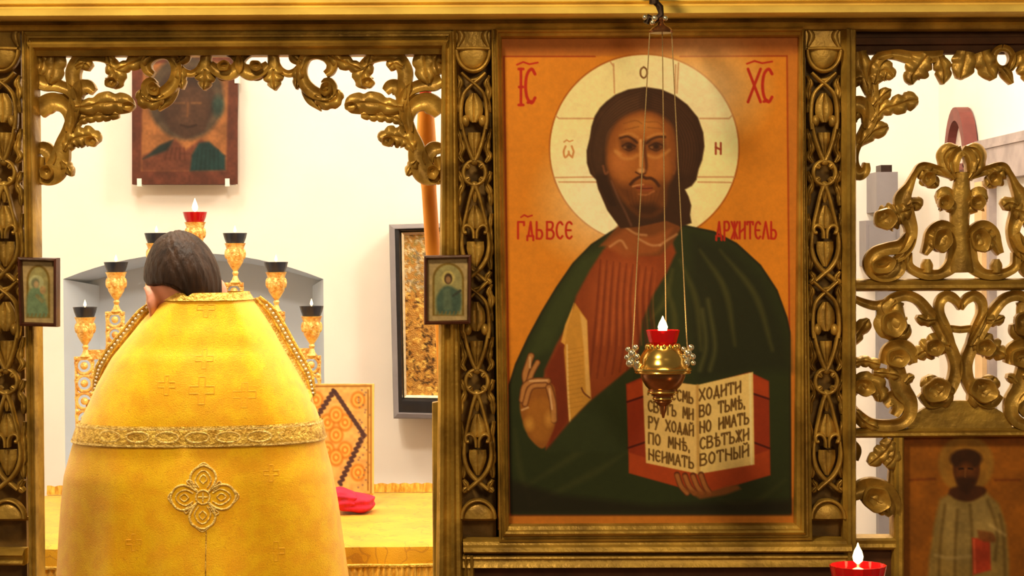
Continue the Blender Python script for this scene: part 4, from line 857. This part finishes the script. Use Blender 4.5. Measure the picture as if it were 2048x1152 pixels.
def branch(x, ytop, lit, stem_to):
    p = P(x, ytop, YC); px = sc_                      # metres per pixel here
    b = MB(); top = p.z
    prof = [(.006,-.150),(.016,-.146),(.010,-.138),(.006,-.126),(.009,-.118),(.006,-.112),(.014,-.100),(.022,-.085),(.026,-.062),(.024,-.046),(.027,-.036),(.030,-.030)]
    b.lathe((p.x, YC, top), [(r_*1.06, z_) for r_, z_ in prof], 24)
    for k in range(8):
        a = k*PI/4
        b.ball((p.x+.025*math.cos(a), YC+.025*math.sin(a), top-.062), .007, .007, .016, 8, 6)
    g = b.build('cup', FILI, can)
    cupm = RED if lit else CHAR
    b = MB(); b.lathe((p.x, YC, top), [(.024,-.032),(.030,-.016),(.034,0),(.031,0),(.027,-.014),(.022,-.026)], 32, flute=lambda j: 1+.05*(j % 2)); b.build('glass_cup', cupm, g)
    b = MB(); b.lathe((p.x, YC, top), [(.001,-.012),(.009,-.012),(.009,-.004),(.002,-.002),(.0015,.004)], 10); b.build('wick_float', WAX, g)
    s_ = .9 if lit else .45
    b = MB(); b.lathe((p.x, YC, top+.001), [(.002*s_,0),(.008*s_,.006*s_),(.010*s_,.014*s_),(.007*s_,.026*s_),(.003*s_,.036*s_),(.0006,.044*s_)], 12); b.build('flame', FLAME, g)
    filigree('branch', x-21, x+21, ytop+100, stem_to, can)
for x, yt, lit, st in ((170,614,0,960), (232,524,0,960), (313,466,0,960), (390,424,1,960), (470,466,0,960), (552,524,0,960), (623,612,0,960)):
    branch(x, yt, lit, st)
for ya, yb in ((700, 716), (800, 816)): 
    a, c = P(170, ya, YC), P(623, yb, YC); MB().box((a.x,YC+.010,c.z), (c.x,YC+.018,a.z)).build('crossbar', FILI, can, smooth=False)

# ================================================================== BACK-WALL PIECES
dk = thing('wall_icon', P(368, 368, 7.22), 'dark unframed icon board of a bearded head hanging high on the pale back wall', 'icon')
YI = 7.20; quad = [(272,122),(475,112),(467,368),(265,368)]
q1 = Canvas(264, 112, 476, 369, 1.5, (112,60,40))
bil = lambda u, v: (quad[0][0]*(1-u)*(1-v)+quad[1][0]*u*(1-v)+quad[2][0]*u*v+quad[3][0]*(1-u)*v, quad[0][1]*(1-u)*(1-v)+quad[1][1]*u*(1-v)+quad[2][1]*u*v+quad[3][1]*(1-u)*v)
q1.fill([(286,128),(458,122),(452,342),(282,342)], (168,108,58), 1, 2.5)
q1.ell(372, 196, 76, 84, (82,68,50), .95, .06); q1.ell(372, 200, 58, 66, (70,50,36), 1, .08)
q1.fill([(318,200),(342,262),(372,278),(410,262),(424,200)], (74,50,34), 1, 3); q1.ell(376, 214, 36, 48, (88,60,40), .9, .25)
for L in ([(350,206),(368,206)], [(384,206),(402,206)]): q1.stroke(L, 2.2, (126,86,46), .7, 1.6)
q1.stroke([(376,206),(375,232)], 2, (112,72,36), .8, 1.6); q1.stroke([(362,250),(378,254),(392,250)], 2.4, (48,28,14), .7, 1.6)
q1.fill([(284,342),(284,312),(322,292),(350,278),(372,300),(402,278),(432,296),(450,312),(452,342)], (122,68,44), 1, 3)
q1.fill([(286,318),(320,290),(346,280),(336,300),(304,312)], (34,48,42), 1, 3); q1.fill([(380,342),(384,310),(398,286),(418,284),(450,312),(450,340)], (30,62,58), 1, 3)
for k in range(6): q1.stroke([(392+k*9,338),(396+k*8,300)], 1.6, (20,44,40), .6, 1.5)
q1.ell(436, 212, 12, 20, (36,70,62), .7, .4)
for k in range(5): q1.stroke([(330+k*10,320),(336+k*8,296)], 1.6, (96,44,22), .5, 1.5)
q1.noise(.14, 18); q1.noise(.08, 5)
q1.build('painting', plane_map(YI), PAINT, dk, light=.6)
slab('board', [(265,112),(475,112),(467,369),(265,369)], YI+.004, .06, dk, DWOOD)
BARE = mat('bare_metal_clip', (.85,.8,.7), .4)
for x, y in ((279,366),(455,366),(474,160)):
    p = P(x, y, YI); MB().box((p.x-.008,p.y-.006,p.z-.012), (p.x+.008,p.y+.03,p.z+.016)).build('clip', BARE, dk, smooth=False)

kz = thing('wall_kiot', P(850, 830, 7.2), 'black glazed case with a gilt metal-covered icon on the back wall by the altar', 'icon')
YK = 7.12
frame('case', [(781,452),(960,447),(956,836),(790,834)], [(800,462),(946,458),(944,800),(806,798)], [(0,0),(0.1,12),(0.5,16),(0.9,12),(1,4)], YK, kz, BLACK, back=150)
frame('outer_bevel', [(778,449),(963,444),(959,839),(787,837)], [(790,458),(952,453),(949,828),(798,824)], [(0,0),(0.2,14),(0.8,20),(1,20)], YK, kz, GREYM, back=120)
frame('inner_frame', [(800,462),(946,458),(944,800),(806,798)], [(808,470),(938,466),(936,792),(813,790)], [(0,0),(0.4,6),(1,0)], YK+.02, kz, SILV, back=20)
q2 = Canvas(800, 460, 946, 802, 2.0, (180,130,56))
for k in range(900):
    x, y = random.uniform(804, 944), random.uniform(462, 800)
    up_ = y < 585
    cl = random.choice(((206,190,150),(176,160,124),(120,104,76),(226,204,150),(150,130,70)) if up_ else ((206,150,60),(236,190,90),(96,60,20),(60,40,16),(168,110,36)))
    q2.stroke([(x,y),(x+random.uniform(-5,5),y+random.uniform(-4,4)),(x+random.uniform(-6,6),y+random.uniform(-6,6))], random.uniform(1,2.4), cl, .85, .9)
q2.ell(880, 540, 26, 34, (70,50,32), .7, .3); q2.ell(880, 560, 50, 50, (120,100,70), .3, .4)
ME = vmat('embossed_metal', .35, .35, .5)
q2.build('embossed_cover', plane_map(YK+.03), ME, kz, light=False); slab('back_board', [(800,460),(946,458),(944,802),(806,800)], YK+.034, .05, kz, BLACK)

# tall orange candle behind the right-hand scrollwork
yo = 4.30
cd_ = thing('processional_candle', (P(853, 900, yo).x, yo, 0), 'tall orange candle with a red tip rising behind the right side of the doorway scrolls', 'candle')
pb, pt = P(866, 505, yo), P(851, 190, yo)
MB().tube([(P(945,900,yo).x, yo, 0.03), (P(884,650,yo).x, yo, P(884,650,yo).z), (pb.x, yo, pb.z), (P(858,380,yo).x, yo, P(858,380,yo).z), (P(853,300,yo).x, yo, P(853,300,yo).z), (pt.x, yo, pt.z)], [.015,.015,.016,.016,.022,.016], 20).build('shaft', ORANGE, cd_)
p2 = P(850, 162, yo)
MB().tube([(pt.x, yo, pt.z), ((pt.x+p2.x)/2, yo, (pt.z+p2.z)/2), (p2.x, yo, p2.z)], [.013,.012,.007], 16).build('tip', mat('red_wax', (.8,.06,.02), .45), cd_)
MB().lathe((P(945,900,yo).x, yo, 0), [(.09,0),(.09,.015),(.03,.03),(.018,.05)], 28).build('foot', BRASS, cd_)

# side chapel wall pieces seen through the pierced door
g1 = thing('electrical_box', P(1776, 420, 7.25), 'upper grey metal box on the wall seen through the pierced door', 'box')
def pbox(name, x0, y0, x1, y1, Y, dep, parent, m_):
    a, c = P(x0, y0, Y), P(x1, y1, Y); return MB().box((a.x, Y, c.z), (c.x, Y+dep, a.z)).build(name, m_, parent, smooth=False)
pbox('housing', 1753, 344, 1796, 424, 7.10, .2, g1, GREYM); pbox('lid', 1762, 330, 1784, 345, 7.13, .1, g1, IRON)
g2 = thing('electrical_box', P(1765, 530, 7.25), 'lower and wider grey metal box on the wall behind the crest of the pierced door', 'box')
pbox('housing', 1732, 441, 1800, 532, 7.16, .14, g2, GREYM); pbox('cover', 1738, 450, 1792, 524, 7.155, .01, g2, GREYM)
g3 = tag(MB().box((P(1772,700,7.2).x-.02, 7.24, 0.02), (P(1772,700,7.2).x+.045, 7.298, P(1772,534,7.25).z)).build('conduit', GREYM, None, False), 'grey vertical cable duct running down the wall below the grey boxes', 'duct')
# arch-topped maroon frame on the side wall near the corner
def side_map(x, y, d=0.0):                               # pixel -> point on the right-hand wall
    v = fwd*F + rt*(x-W/2) - up*(y-H/2); return CAM + v*((XR-d)/v.x)
ya, yb = 6.99, 6.66; zb_, zt_ = side_map(1920, 345).z, side_map(1925, 218).z
ar = thing('arched_icon', (XR-.02, (ya+yb)/2, zb_), 'narrow arch-topped maroon framed picture on the side wall above the crest', 'picture')
def arch_pts(k): 
    yc = (ya+yb)/2; r = (yb-ya)/2*-1; r = abs(r)*k
    return [(yc-r, zb_+(1-k)*.1)] + [(yc-r*math.cos(u), zt_-abs(yb-ya)/2*1.25+r*1.25*math.sin(u)) for u in np.linspace(0, PI, 18)] + [(yc+r, zb_+(1-k)*.1)]
o_, i_ = arch_pts(1), arch_pts(.78)
b = MB(); n = len(o_)
for k in range(n):
    j = (k+1) % n
    qd = [(XR-.05,)+o_[k], (XR-.05,)+o_[j], (XR-.05,)+i_[j], (XR-.05,)+i_[k]]; bk = [(XR-.005,)+p[1:] for p in qd]
    b.rings([qd, bk])
b.build('frame', MAROON, ar, smooth=False)
b = MB(); b.rings([[(XR-.02,)+p for p in i_], [(XR-.006,)+p for p in i_]]); b.build('picture', mat('pale_picture', (.75,.70,.62), .6, 0, .25, 30, col2=(.6,.5,.42)), ar, smooth=False)
# tall grey-framed kiot on the side wall at the right edge
y0k, y1k = 6.44, 5.55; zk1 = side_map(1994, 283).z; zk0 = .9
kt = thing('tall_icon_case', (XR-.03, 6.0, zk0), 'tall grey-framed glazed icon case on the side wall at the right edge of the picture', 'icon')
PINKG = mat('grey_mauve_wood', (.40,.33,.31), .6, 0, .25, 14)
b = MB(); b.box((XR-.07,y1k,zk1-.13), (XR-.004,y0k,zk1)); b.box((XR-.075,y1k,zk1-.03), (XR-.07,y0k,zk1-.02)); b.build('head_rail', PINKG, kt, smooth=False)
b = MB(); b.box((XR-.07,y0k-.10,zk0), (XR-.004,y0k,zk1-.13)); b.build('stile', mat('ochre_wood', (.75,.50,.24), .5, 0, .2, 10), kt, smooth=False)
b = MB(); b.box((XR-.055,y0k-.13,zk0), (XR-.004,y0k-.10,zk1-.13)); b.build('bead', PINKG, kt, smooth=False)
b = MB(); b.box((XR-.07,y1k,zk0), (XR-.004,y1k+.1,zk1-.13)); b.build('stile', PINKG, kt, smooth=False)
MB().box((XR-.03,y1k+.1,zk0), (XR-.006,y0k-.13,zk1-.13)).build('pale_panel', mat('pale_panel_paint', (.72,.70,.64), .4, 0, .1, 6), kt, smooth=False)
MB().box((XR-.07,y1k,zk0-.08), (XR-.004,y0k,zk0)).build('bottom_rail', PINKG, kt, smooth=False)

# ================================================================== PRIEST
YP = 4.68
pr = thing('person', (P(410, 900, YP).x, YP, 0), 'priest in a bright yellow brocade vestment standing in the doorway with back turned', 'person')
ROWS = [(582,338,493,.108),(588,334,496,.112),(597,327,502,.118),(638,288,531,.134),(663,268,546,.146),(692,244,562,.155),(713,227,574,.168),(747,208,594,.18),(767,197,606,.186),(797,184,621,.192),(822,172,632,.196),(850,160,642,.198),(892,147,650,.20),(945,132,664,.208),(1010,125,676,.212),(1068,121,684,.215),(1110,119,690,.218),(1160,116,697,.22),(1260,112,704,.225),(1360,109,709,.23),(1450,107,713,.232)]
RY = np.array([r[0] for r in ROWS], float); RA = np.array([r[1:] for r in ROWS], float)
def row(y): return [float(np.interp(y, RY, RA[:, k])) for k in range(3)]
NEXP = 2.35
def folds(u, y):
    k = np.clip((y-880)/260, 0, 1); a = .004+.017*k
    return a*(math.sin(u*9+.6)*.5+math.sin(u*17+1.3+y*.002)*.35+math.sin(u*5-y*.004)*.6) + .006*math.exp(-((u-.02)/.05)**2)*(k > 0)
def surf(x, y, h=0):
    xl, xr, d = row(y); u = max(-.995, min(.995, (x-(xl+xr)/2)/((xr-xl)/2)))
    p = P(x, y, YP); return (p.x, YP - d*(1-abs(u)**NEXP)**(1/NEXP) - folds(u, y) - h*.001, p.z)
def ring_at(y, off=0.0, nseg=96, k=1.0):
    xl, xr, d = row(y); c = P((xl+xr)/2, y, YP); hw = (P(xr, y, YP).x-P(xl, y, YP).x)/2*k + off; d = d*k+off; out = []
    for j in range(nseg):
        a = 2*PI*j/nseg; cu, su = math.cos(a), math.sin(a)
        u = math.copysign(abs(cu)**(2/NEXP), cu); v = math.copysign(abs(su)**(2/NEXP), su)
        out.append((c.x+hw*u, YP + d*v + (-folds(u, y)*abs(v)**.5 if v < 0 else 0), c.z))
    return out
b = MB(); ys = list(np.arange(584, 604, 4))+list(np.arange(604, 1451, 9))
R = [ring_at(y) for y in ys]
inner = [ring_at(y, -.008) for y in (584, 592, 610, 660)]
b.rings(inner[::-1]+R, cap=False); b.build('phelonion', BROC, pr, sharp=80)
b = MB(); b.rings([ring_at(y, .0035+(.002 if 4 < y-840 < 36 else 0)) for y in (838,842,848,858,868,874,879)], cap=False); band = b.build('galloon_band', GALL, pr, sharp=80)
for yy in (843, 875): b = MB(); b.rings([ring_at(y, .0065) for y in (yy-2, yy, yy+2)], cap=False); b.build('braid', EMBR, band)
b = MB(); b.rings([ring_at(y, .004) for y in (584, 588, 594, 599)], cap=False); b.build('collar_trim', GALL, pr, sharp=80)
# galloon ornaments along the band: ovals
for x in range(190, 610, 58): carve('band_ornament', [(x+22*math.cos(a), 859+10*math.sin(a), 2.2) for a in np.linspace(0, 2*PI, 18)], band, EMBR, 'round', T=1.6, base=5, back=2, mp=surf)
# shoulder galloon: a flat ribbon edged with braid standing out along each shoulder
for sg, y0_, y1_ in ((-1, 606, 790), (1, 600, 800)):
    rows = []; e1 = []; e2 = []
    for y in np.linspace(y0_, y1_, 26):
        xl, xr, d = row(y); x = xl if sg < 0 else xr
        wd_ = 24*min(1, (y-y0_+20)/40)*min(1, (y1_+12-y)/60)
        a, c = P(x-sg*10, y, YP), P(x+sg*wd_, y-6, YP); yy = YP+.035
        rows.append([(a.x,yy-.012,a.z),(c.x,yy-.004,c.z),(c.x,yy+.008,c.z),(a.x,yy+.008,a.z)]); e1.append((c.x,yy-.006,c.z)); m_ = (a+c)/2; e2.append((m_.x+sg*.004,yy-.010,m_.z))
    g_ = MB().rings(rows).build('shoulder_galloon', EMBR, pr, sharp=60)
    MB().tube(e1, .0035, 6).build('braid', GALL, g_); MB().tube(e2, .003, 6).build('braid', GALL, g_)
    b = MB()
    for k in range(2, 25): b.ball(((e1[k][0]+e2[k][0])/2, YP+.024, (e1[k][2]+e2[k][2])/2), .0032, n=8, mm=6)
    b.build('pearls', WHITE, g_)
# embroidered cross on the back
ec = MB()
def st(ctrl, T=3, w=2.2): carve('', [(x, y, w*.85) for x, y in ctrl], None, mp=surf, style='round', T=T*.6, back=2, mb=ec, base=1)
CXm, CYm = 434, 972
for a0 in (0, PI/2, PI, 3*PI/2):
    ca, sa = math.cos(a0), math.sin(a0)
    R2 = lambda L: [(CXm+(x*ca-y*sa)*1.0, CYm+(x*sa+y*ca)*.98) for x, y in L]
    st(R2([(10,-10),(24,-20),(38,-24),(52,-18),(61,0),(52,18),(38,24),(24,20),(10,10)]), 4, 2.6)
    st(R2([(18,-8),(32,-15),(46,-9),(51,0),(46,9),(32,15),(18,8)]), 3, 1.8)
    st(R2([(26,0),(34,-7),(43,0),(34,7),(26,0)]), 3, 1.6); st(R2([(14,-14),(24,-24),(20,-12)]), 3, 2); st(R2([(20,22),(30,30),(24,34),(16,24)]), 3, 1.8)
    st(R2([(52,-16),(60,-10),(66,0),(60,10),(52,16)]), 3, 1.6)
st([(CXm+13*math.cos(a), CYm+13*math.sin(a)) for a in np.linspace(0, 2*PI, 16)], 4, 2.2); st([(CXm-9,CYm),(CXm+9,CYm)], 3, 2); st([(CXm,CYm-9),(CXm,CYm+9)], 3, 2)
ec.build('embroidered_cross', EMBR, pr)
seam = MB(); carve('', [(441,1036,1.4),(441,1100,1.4),(442,1160,1.4),(442,1300,1.4)], None, mp=surf, style='round', T=2, back=1, mb=seam); seam.build('seam', GALL, pr)
WOVE = mat('woven_orange_thread', (0.86, 0.44, 0.01), .6, 0)
def woven(cx_, cy_, s_):
    b = MB()
    for L in ([(-6,-26),(6,-26),(6,-8),(24,-8),(24,6),(6,6),(6,26),(-6,26),(-6,6),(-24,6),(-24,-8),(-6,-8),(-6,-26)],):
        for (ax, ay), (bx, by) in zip(L[:-1], L[1:]):
            carve('', [(cx_+ax*s_, cy_+ay*s_, 1.3), (cx_+bx*s_, cy_+by*s_, 1.3)], None, mp=surf, style='round', T=.7, back=1, mb=b, step=5)
    return b.build('woven_cross', WOVE, pr)
for q in ((428,770,1),(508,780,.9),(428,612,.7),(430,710,.7),(360,760,.7),(570,1080,.7),(560,930,.6),(300,1060,.6)): woven(*q)

# body under the vestment: one continuous remeshed surface
def body():
    cx_ = P(366, 530, YP).x; bx = P(408, 900, YP).x; zt = P(366, 465, YP).z
    b = MB(); RZ = Matrix.Rotation(.50, 3, 'Z') @ Matrix.Rotation(-.30, 3, 'X') @ Matrix.Rotation(-.08, 3, 'Y')     # head turned to its left and bowed
    hc = Vector((cx_, YP-.012, zt-.122))
    def hf(d):                                          # skull: narrower jaw
        return 1 - .16*max(0, -d.z)*(1 if d.y > -.2 else .3)
    b.ball(hc, .078, .094, .114, 40, 28, rot=RZ, fn=hf)
    loc = lambda x, y, z: hc + RZ @ Vector((x, y, z))
    b.ball(loc(0,.055,-.062), .050, .045, .055, 24, 16, rot=RZ)                     # jaw and chin
    b.ball(loc(0,.097,-.020), .012, .018, .022, 14, 10, rot=RZ); b.ball(loc(0,.092,.004), .008, .012, .03, 12, 8, rot=RZ)   # nose
    for sg in (1, -1):
        b.ball(loc(sg*.082,-.004,-.030), .010, .022, .036, 16, 12, rot=RZ); b.ball(loc(sg*.079,.006,-.058), .009, .013, .013, 12, 8, rot=RZ); b.ball(loc(sg*.078,.012,-.03), .012, .016, .02, 12, 8, rot=RZ)
        b.tube([loc(sg*(.088+.006*math.sin(u)), .004-.024*math.sin(u), -.034+.036*math.cos(u)) for u in np.linspace(-.2, PI+.1, 12)], .0065, 8)  # ears
        b.ball(loc(sg*.030,.080,.018), .016, .010, .007, 12, 8, rot=RZ)             # brow
        b.ball(loc(sg*.040,.070,-.022), .018, .014, .016, 12, 8, rot=RZ)            # cheek
    b.ball(loc(0,.094,-.052), .020, .008, .006, 12, 8, rot=RZ); b.ball(loc(0,.092,-.060), .018, .008, .005, 12, 8, rot=RZ)  # lips
    b.tube([loc(.012,-.01,-.05), (cx_+.048, YP+.005, 1.56), (bx, YP, 1.44), (bx, YP, 1.38)], [.056,.056,.070,.10], 24)
    b.rings([[(bx+w*math.cos(a), YP+d*math.sin(a), z) for a in np.linspace(0, 2*PI, 33)[:-1]] for z, w, d in ((1.46,.09,.06),(1.42,.17,.085),(1.36,.20,.10),(1.2,.185,.115),(1.05,.165,.11),(.95,.175,.115),(.86,.18,.12),(.80,.15,.10))])
    for sg in (1, -1):
        sh, el, wr = Vector((bx+sg*.19, YP, 1.40)), Vector((bx+sg*.235, YP+.13, 1.16)), Vector((bx+sg*.15, YP+.315, 1.06))
        b.tube([sh, (sh+el)/2, el, (el+wr)/2, wr], [.055,.050,.042,.038,.028], 16)
        hd = Vector((bx+sg*.13, YP+.375, 1.034)); b.ball(hd, .040, .050, .016, 18, 12)
        b.tube([wr, hd], [.028,.026], 12)
        for k in range(4):
            f0 = hd + Vector((sg*(.026-.018*k), .038, 0)); Lg = (.045,.055,.06,.05)[k]
            b.tube([f0, f0+Vector((-sg*.004, Lg*.5, .006)), f0+Vector((-sg*.008, Lg, -.010))], [.0105,.0098,.0085], 10)
        b.tube([hd+Vector((-sg*.030,-.015,0)), hd+Vector((-sg*.052,.012,-.002)), hd+Vector((-sg*.058,.038,-.010))], [.014,.012,.0095], 10)
        hip, kn, an = Vector((bx+sg*.09, YP, .84)), Vector((bx+sg*.095, YP+.01, .48)), Vector((bx+sg*.10, YP-.02, .09))
        b.tube([hip, (hip+kn)/2, kn, (kn*2+an)/3, an], [.085,.075,.056,.056,.038], 16)
        b.rings([[(an.x+.036*math.cos(a), y, .045+.038*math.sin(a)*k) for a in np.linspace(0, 2*PI, 17)[:-1]] for y, k in ((YP-.08,.6),(YP-.05,.95),(YP+.02,.9),(YP+.12,.7),(YP+.165,.35))])
    o = b.build('body', SKIN, pr)
    md = o.modifiers.new('r', 'REMESH'); md.mode = 'VOXEL'; md.voxel_size = .0052; md.use_smooth_shade = True
    sm = o.modifiers.new('s', 'SMOOTH'); sm.factor = .5; sm.iterations = 4
    dg = bpy.context.evaluated_depsgraph_get(); me = bpy.data.meshes.new_from_object(o.evaluated_get(dg)); o.modifiers.clear(); o.data = me
    return hc, RZ, bx
hc, RZ, bx = body()
# hair: combed-back shell with strand ridges, cut shorter over the left ear
b = MB(); R = []; n = 140
for i in range(40):
    ring = []
    for j in range(n):
        ph = 2*PI*j/n; cp, sp_ = math.cos(ph), math.sin(ph)
        lim = (.70+.07*max(0, -sp_)**.6*(1 if cp > 0 else max(0, 1+1.6*cp))) if sp_ < 0 else .70-.26*sp_                 # reach down the head: nape / temples / brow
        if cp < -.2: lim -= .20*max(0, -cp-.1)
        th = PI*(i+.01)/39.5*lim; d = Vector((math.sin(th)*cp, math.sin(th)*sp_, math.cos(th)))
        strand = 1 + .007*math.sin(ph*29+5*math.sin(th*2.3)) + .004*math.sin(ph*61+th*7) + .006*math.sin(ph*7-th*4)
        sc3 = Vector((.0865, (.104 if d.y < 0 else .096), .123))
        if i == 39: strand *= .93
        ring.append(hc + RZ @ Vector((sc3.x*d.x*strand, sc3.y*d.y*strand-.004, sc3.z*d.z*strand+.004)))
    R.append(ring)
b.rings(R); b.build('hair', HAIR, pr, sharp=80)
BEARD = MB(); BEARD.ball(hc+RZ@Vector((0,.078,-.098)), .045, .035, .055, 24, 16, rot=RZ, fn=lambda d: 1+.05*math.sin(d.x*30+d.y*17)); BEARD.build('beard', HAIR, pr)
EYE = mat('eye', (.05,.03,.02), .2)
for sg in (1, -1): MB().ball(hc+RZ@Vector((sg*.030,.082,.004)), .011, .008, .007, 14, 10, rot=RZ).build('eye', EYE, pr)
# under-robe with sleeves, shoes
b = MB(); zz_ = (1.40,1.3,1.15,1.0,.85,.7,.5,.3,.1)
b.rings([[(bx+w*math.cos(a)*(1+.03*math.sin(9*a)*(z < .8)), YP+d*math.sin(a)*(1+.03*math.sin(9*a)*(z < .8)), z) for a in np.linspace(0, 2*PI, 65)[:-1]] for z, w, d in zip(zz_, (.19,.215,.205,.20,.215,.23,.25,.265,.275), (.10,.118,.128,.13,.14,.15,.17,.185,.195))], cap=False)
b.build('under_robe', GALL, pr)
for sg in (1, -1):
    sh, el, wr = Vector((bx+sg*.19, YP, 1.39)), Vector((bx+sg*.235, YP+.13, 1.16)), Vector((bx+sg*.165, YP+.29, 1.072))
    MB().tube([sh, (sh+el)/2, el, (el+wr)/2, wr], [.066,.062,.055,.05,.046], 18).build('sleeve', GALL, pr)
    b = MB(); x = bx+sg*.10
    b.rings([[(x+.048*k*math.cos(a), y, .004+max(0, .05*k*(1+math.sin(a)))) for a in np.linspace(0, 2*PI, 21)[:-1]] for y, k in ((YP-.10,.5),(YP-.08,.9),(YP-.03,1.05),(YP+.05,1.05),(YP+.14,.9),(YP+.185,.5))]); b.build('shoe', BLACK, pr)

# ================================================================== HANGING LAMP BEFORE THE ICON, AND THE VOTIVE LAMP
YL = 3.74
lm = thing('hanging_lamp', P(1326, 836, YL), 'brass hanging oil lamp with lit red glass on three chains before the large icon', 'lamp')
q = lambda x, y: P(x, y, YL); pxm = YL/F
c = q(1326, 740); c = Vector((c.x, YL, c.z)); zy = lambda y: P(1326, y, YL).z - c.z
prof = [(28,690),(31,694),(35,697),(39,703),(43,709),(46,716),(48,726),(54,733),(58,736),(58,740),(54,744),(44,745),(45,752),(41,762),(35,772),(29,778),(29,783),(24,786),(20,792),(20,796),(16,799),(18,803),(14,807),(8,812),(7,820),(4,828),(2,836)]
body_p = [(r*pxm, zy(y)) for r, y in prof]
MB().lathe(c, body_p[:11], 48).build('bowl', BRASS, lm, sharp=30)
MB().lathe(c, body_p[10:], 40).build('pendant', DBRASS, lm, sharp=30)
b = MB()
for k in range(16):
    a = 2*PI*k/16; b.ball((c.x+31*pxm*math.cos(a), YL+31*pxm*math.sin(a), zy(694)+c.z), 5*pxm, 5*pxm, 7*pxm, 10, 8)
b.build('crown', BRASS, lm)
for y, r in ((784,29),(797,19),(744,54)):
    MB().tube([(c.x+r*pxm*math.cos(a), YL+r*pxm*math.sin(a), c.z+zy(y)) for a in np.linspace(0, 2*PI, 40)], 2.6*pxm, 8).build('ring', BRASS, lm)
gl = MB().lathe(c, [(r*pxm, zy(y)) for r, y in ((20,692),(27,684),(30,672),(33,660),(31,660),(27,672),(22,684),(14,688))], 24, flute=lambda j: 1+.05*(j % 2)).build('glass_cup', RED, lm, sharp=20)
MB().lathe(c, [(r*pxm, zy(y)) for r, y in ((2,668),(8,662),(10,654),(7,645),(3,638),(.6,632))], 14).build('flame', FLAME, gl)
l = lamp('lamp_flame_light', (c.x, YL-.02, c.z+zy(640)), 0.6, (1.0, .62, .25), .02); l.parent = lm; l.matrix_parent_inverse = parent_inv(lm)
# lugs and chains
hub = q(1322, 56)
for (lx, ly, dy), (tx, ty, dyt) in zip(((1263,706,-.018),(1337,704,.055),(1374,706,-.012)), ((1299,66,-.006),(1326,66,.018),(1343,66,-.004))):
    e = q(lx, ly); e = Vector((e.x, YL+dy, e.z)); w = (e-c); w.z = 0
    b = MB(); base_ = Vector((c.x+w.x*.72, YL+w.y*.72, c.z+zy(728)))
    b.tube([base_, base_+w*.12+Vector((0,0,-.006)), e+Vector((0,0,-.012)), e], [.006,.007,.006,.004], 10)
    for dx, dz, r in ((.0,.0,.008),(-.009,-.007,.006),(.009,-.006,.006),(-.004,-.018,.008),(.006,.011,.006),(-.008,.008,.005),(.010,-.018,.005)): b.ball(e+Vector((dx,-.004,dz)), r, r*.7, r, 12, 8)
    b.build('lug', SILV, lm)
    tp = q(tx, ty); tp = Vector((tp.x, YL+dyt, tp.z)); n = 420
    b = MB(); b.tube([e.lerp(tp, k/n) for k in range(n+1)], [.0007+.0007*(.5+.5*math.cos(PI*k)) for k in range(n+1)], 6); b.build('chain', CHAIN, lm)
h0 = Vector((hub.x, YL, hub.z))
MB().lathe(h0, [(23*pxm,-10*pxm),(24*pxm,-6*pxm),(19*pxm,0),(9*pxm,5*pxm),(5*pxm,12*pxm),(7*pxm,17*pxm),(3*pxm,24*pxm)], 28).build('chain_canopy', DBRASS, lm)
MB().tube([(h0.x+.002, YL, h0.z+.02), (h0.x-.008, YL, h0.z+.045), (h0.x-.012, YL, h0.z+.06)], .0035, 8).build('hook', IRON, lm)
br = thing('lamp_bracket', P(1308, 0, YS-.09), 'dark iron bracket on the cornice that carries the hanging lamp', 'bracket')
a = q(1308, 8); b = MB()
b.tube([(a.x+.004, 3.91, a.z+.085), (a.x+.004, 3.86, a.z+.075), (a.x, YL+.02, a.z+.055), (a.x, YL, a.z+.028), (a.x, YL, a.z)], [.012,.012,.011,.010,.009], 12); b.build('arm', IRON, br)
b = MB(); b.tube([(a.x+.002, YL, a.z+.004), (a.x+.012, YL, a.z-.006), (a.x+.013, YL, a.z-.020), (a.x+.002, YL, a.z-.030), (a.x-.010, YL, a.z-.024), (a.x-.015, YL, a.z-.036)], .006, 10); b.build('hook', IRON, br)
for dx, dz, r in ((-.018,-.026,.005),(.0,-.028,.006),(.020,-.028,.005),(-.004,-.036,.005)): MB().ball((a.x+dx, YL-.012, a.z+dz), r, r, r, 10, 8).build('stud', SILV, br)
MB().box((a.x-.028, 3.888, a.z+.052), (a.x+.032, 3.915, a.z+.118)).build('wall_plate', IRON, br, smooth=False)

YV = 3.30; v = P(1716, 1130, YV); pv = YV/F
vt = thing('votive_lamp', (v.x, YV, 0), 'lit red votive glass on a brass stand at the lower right before the pierced door', 'lamp')
vc = Vector((v.x, YV, v.z))
MB().lathe(vc, [(40*pv,-80*pv),(46*pv,-52*pv),(51*pv,-20*pv),(55*pv,0),(52*pv,0),(48*pv,-18*pv),(40*pv,-46*pv),(20*pv,-52*pv)], 36, flute=lambda j: 1+.035*(j % 2)).build('glass_cup', RED, vt, sharp=18)
MB().lathe(vc, [(3*pv,-24*pv),(11*pv,-24*pv),(11*pv,-8*pv),(2*pv,-4*pv),(1.5*pv,6*pv)], 14).build('wick_float', WAX, vt)
MB().lathe(vc, [(2*pv,2*pv),(9*pv,8*pv),(11*pv,17*pv),(8*pv,28*pv),(3*pv,37*pv),(.5*pv,45*pv)], 16).build('flame', FLAME, vt)
MB().lathe((v.x, YV, 0), [(.14,0),(.14,.02),(.05,.04),(.018,.08),(.015,.6),(.022,.62),(.015,.64),(.014,v.z-.17),(.02,v.z-.13),(.05,v.z-.09),(.052,v.z-.075),(.04,v.z-.068)], 32).build('stand', BRASS, vt, sharp=40)
l = lamp('votive_flame_light', (v.x, YV-.01, v.z+.03), .9, (1.0, .55, .2), .015); l.parent = vt; l.matrix_parent_inverse = parent_inv(vt)
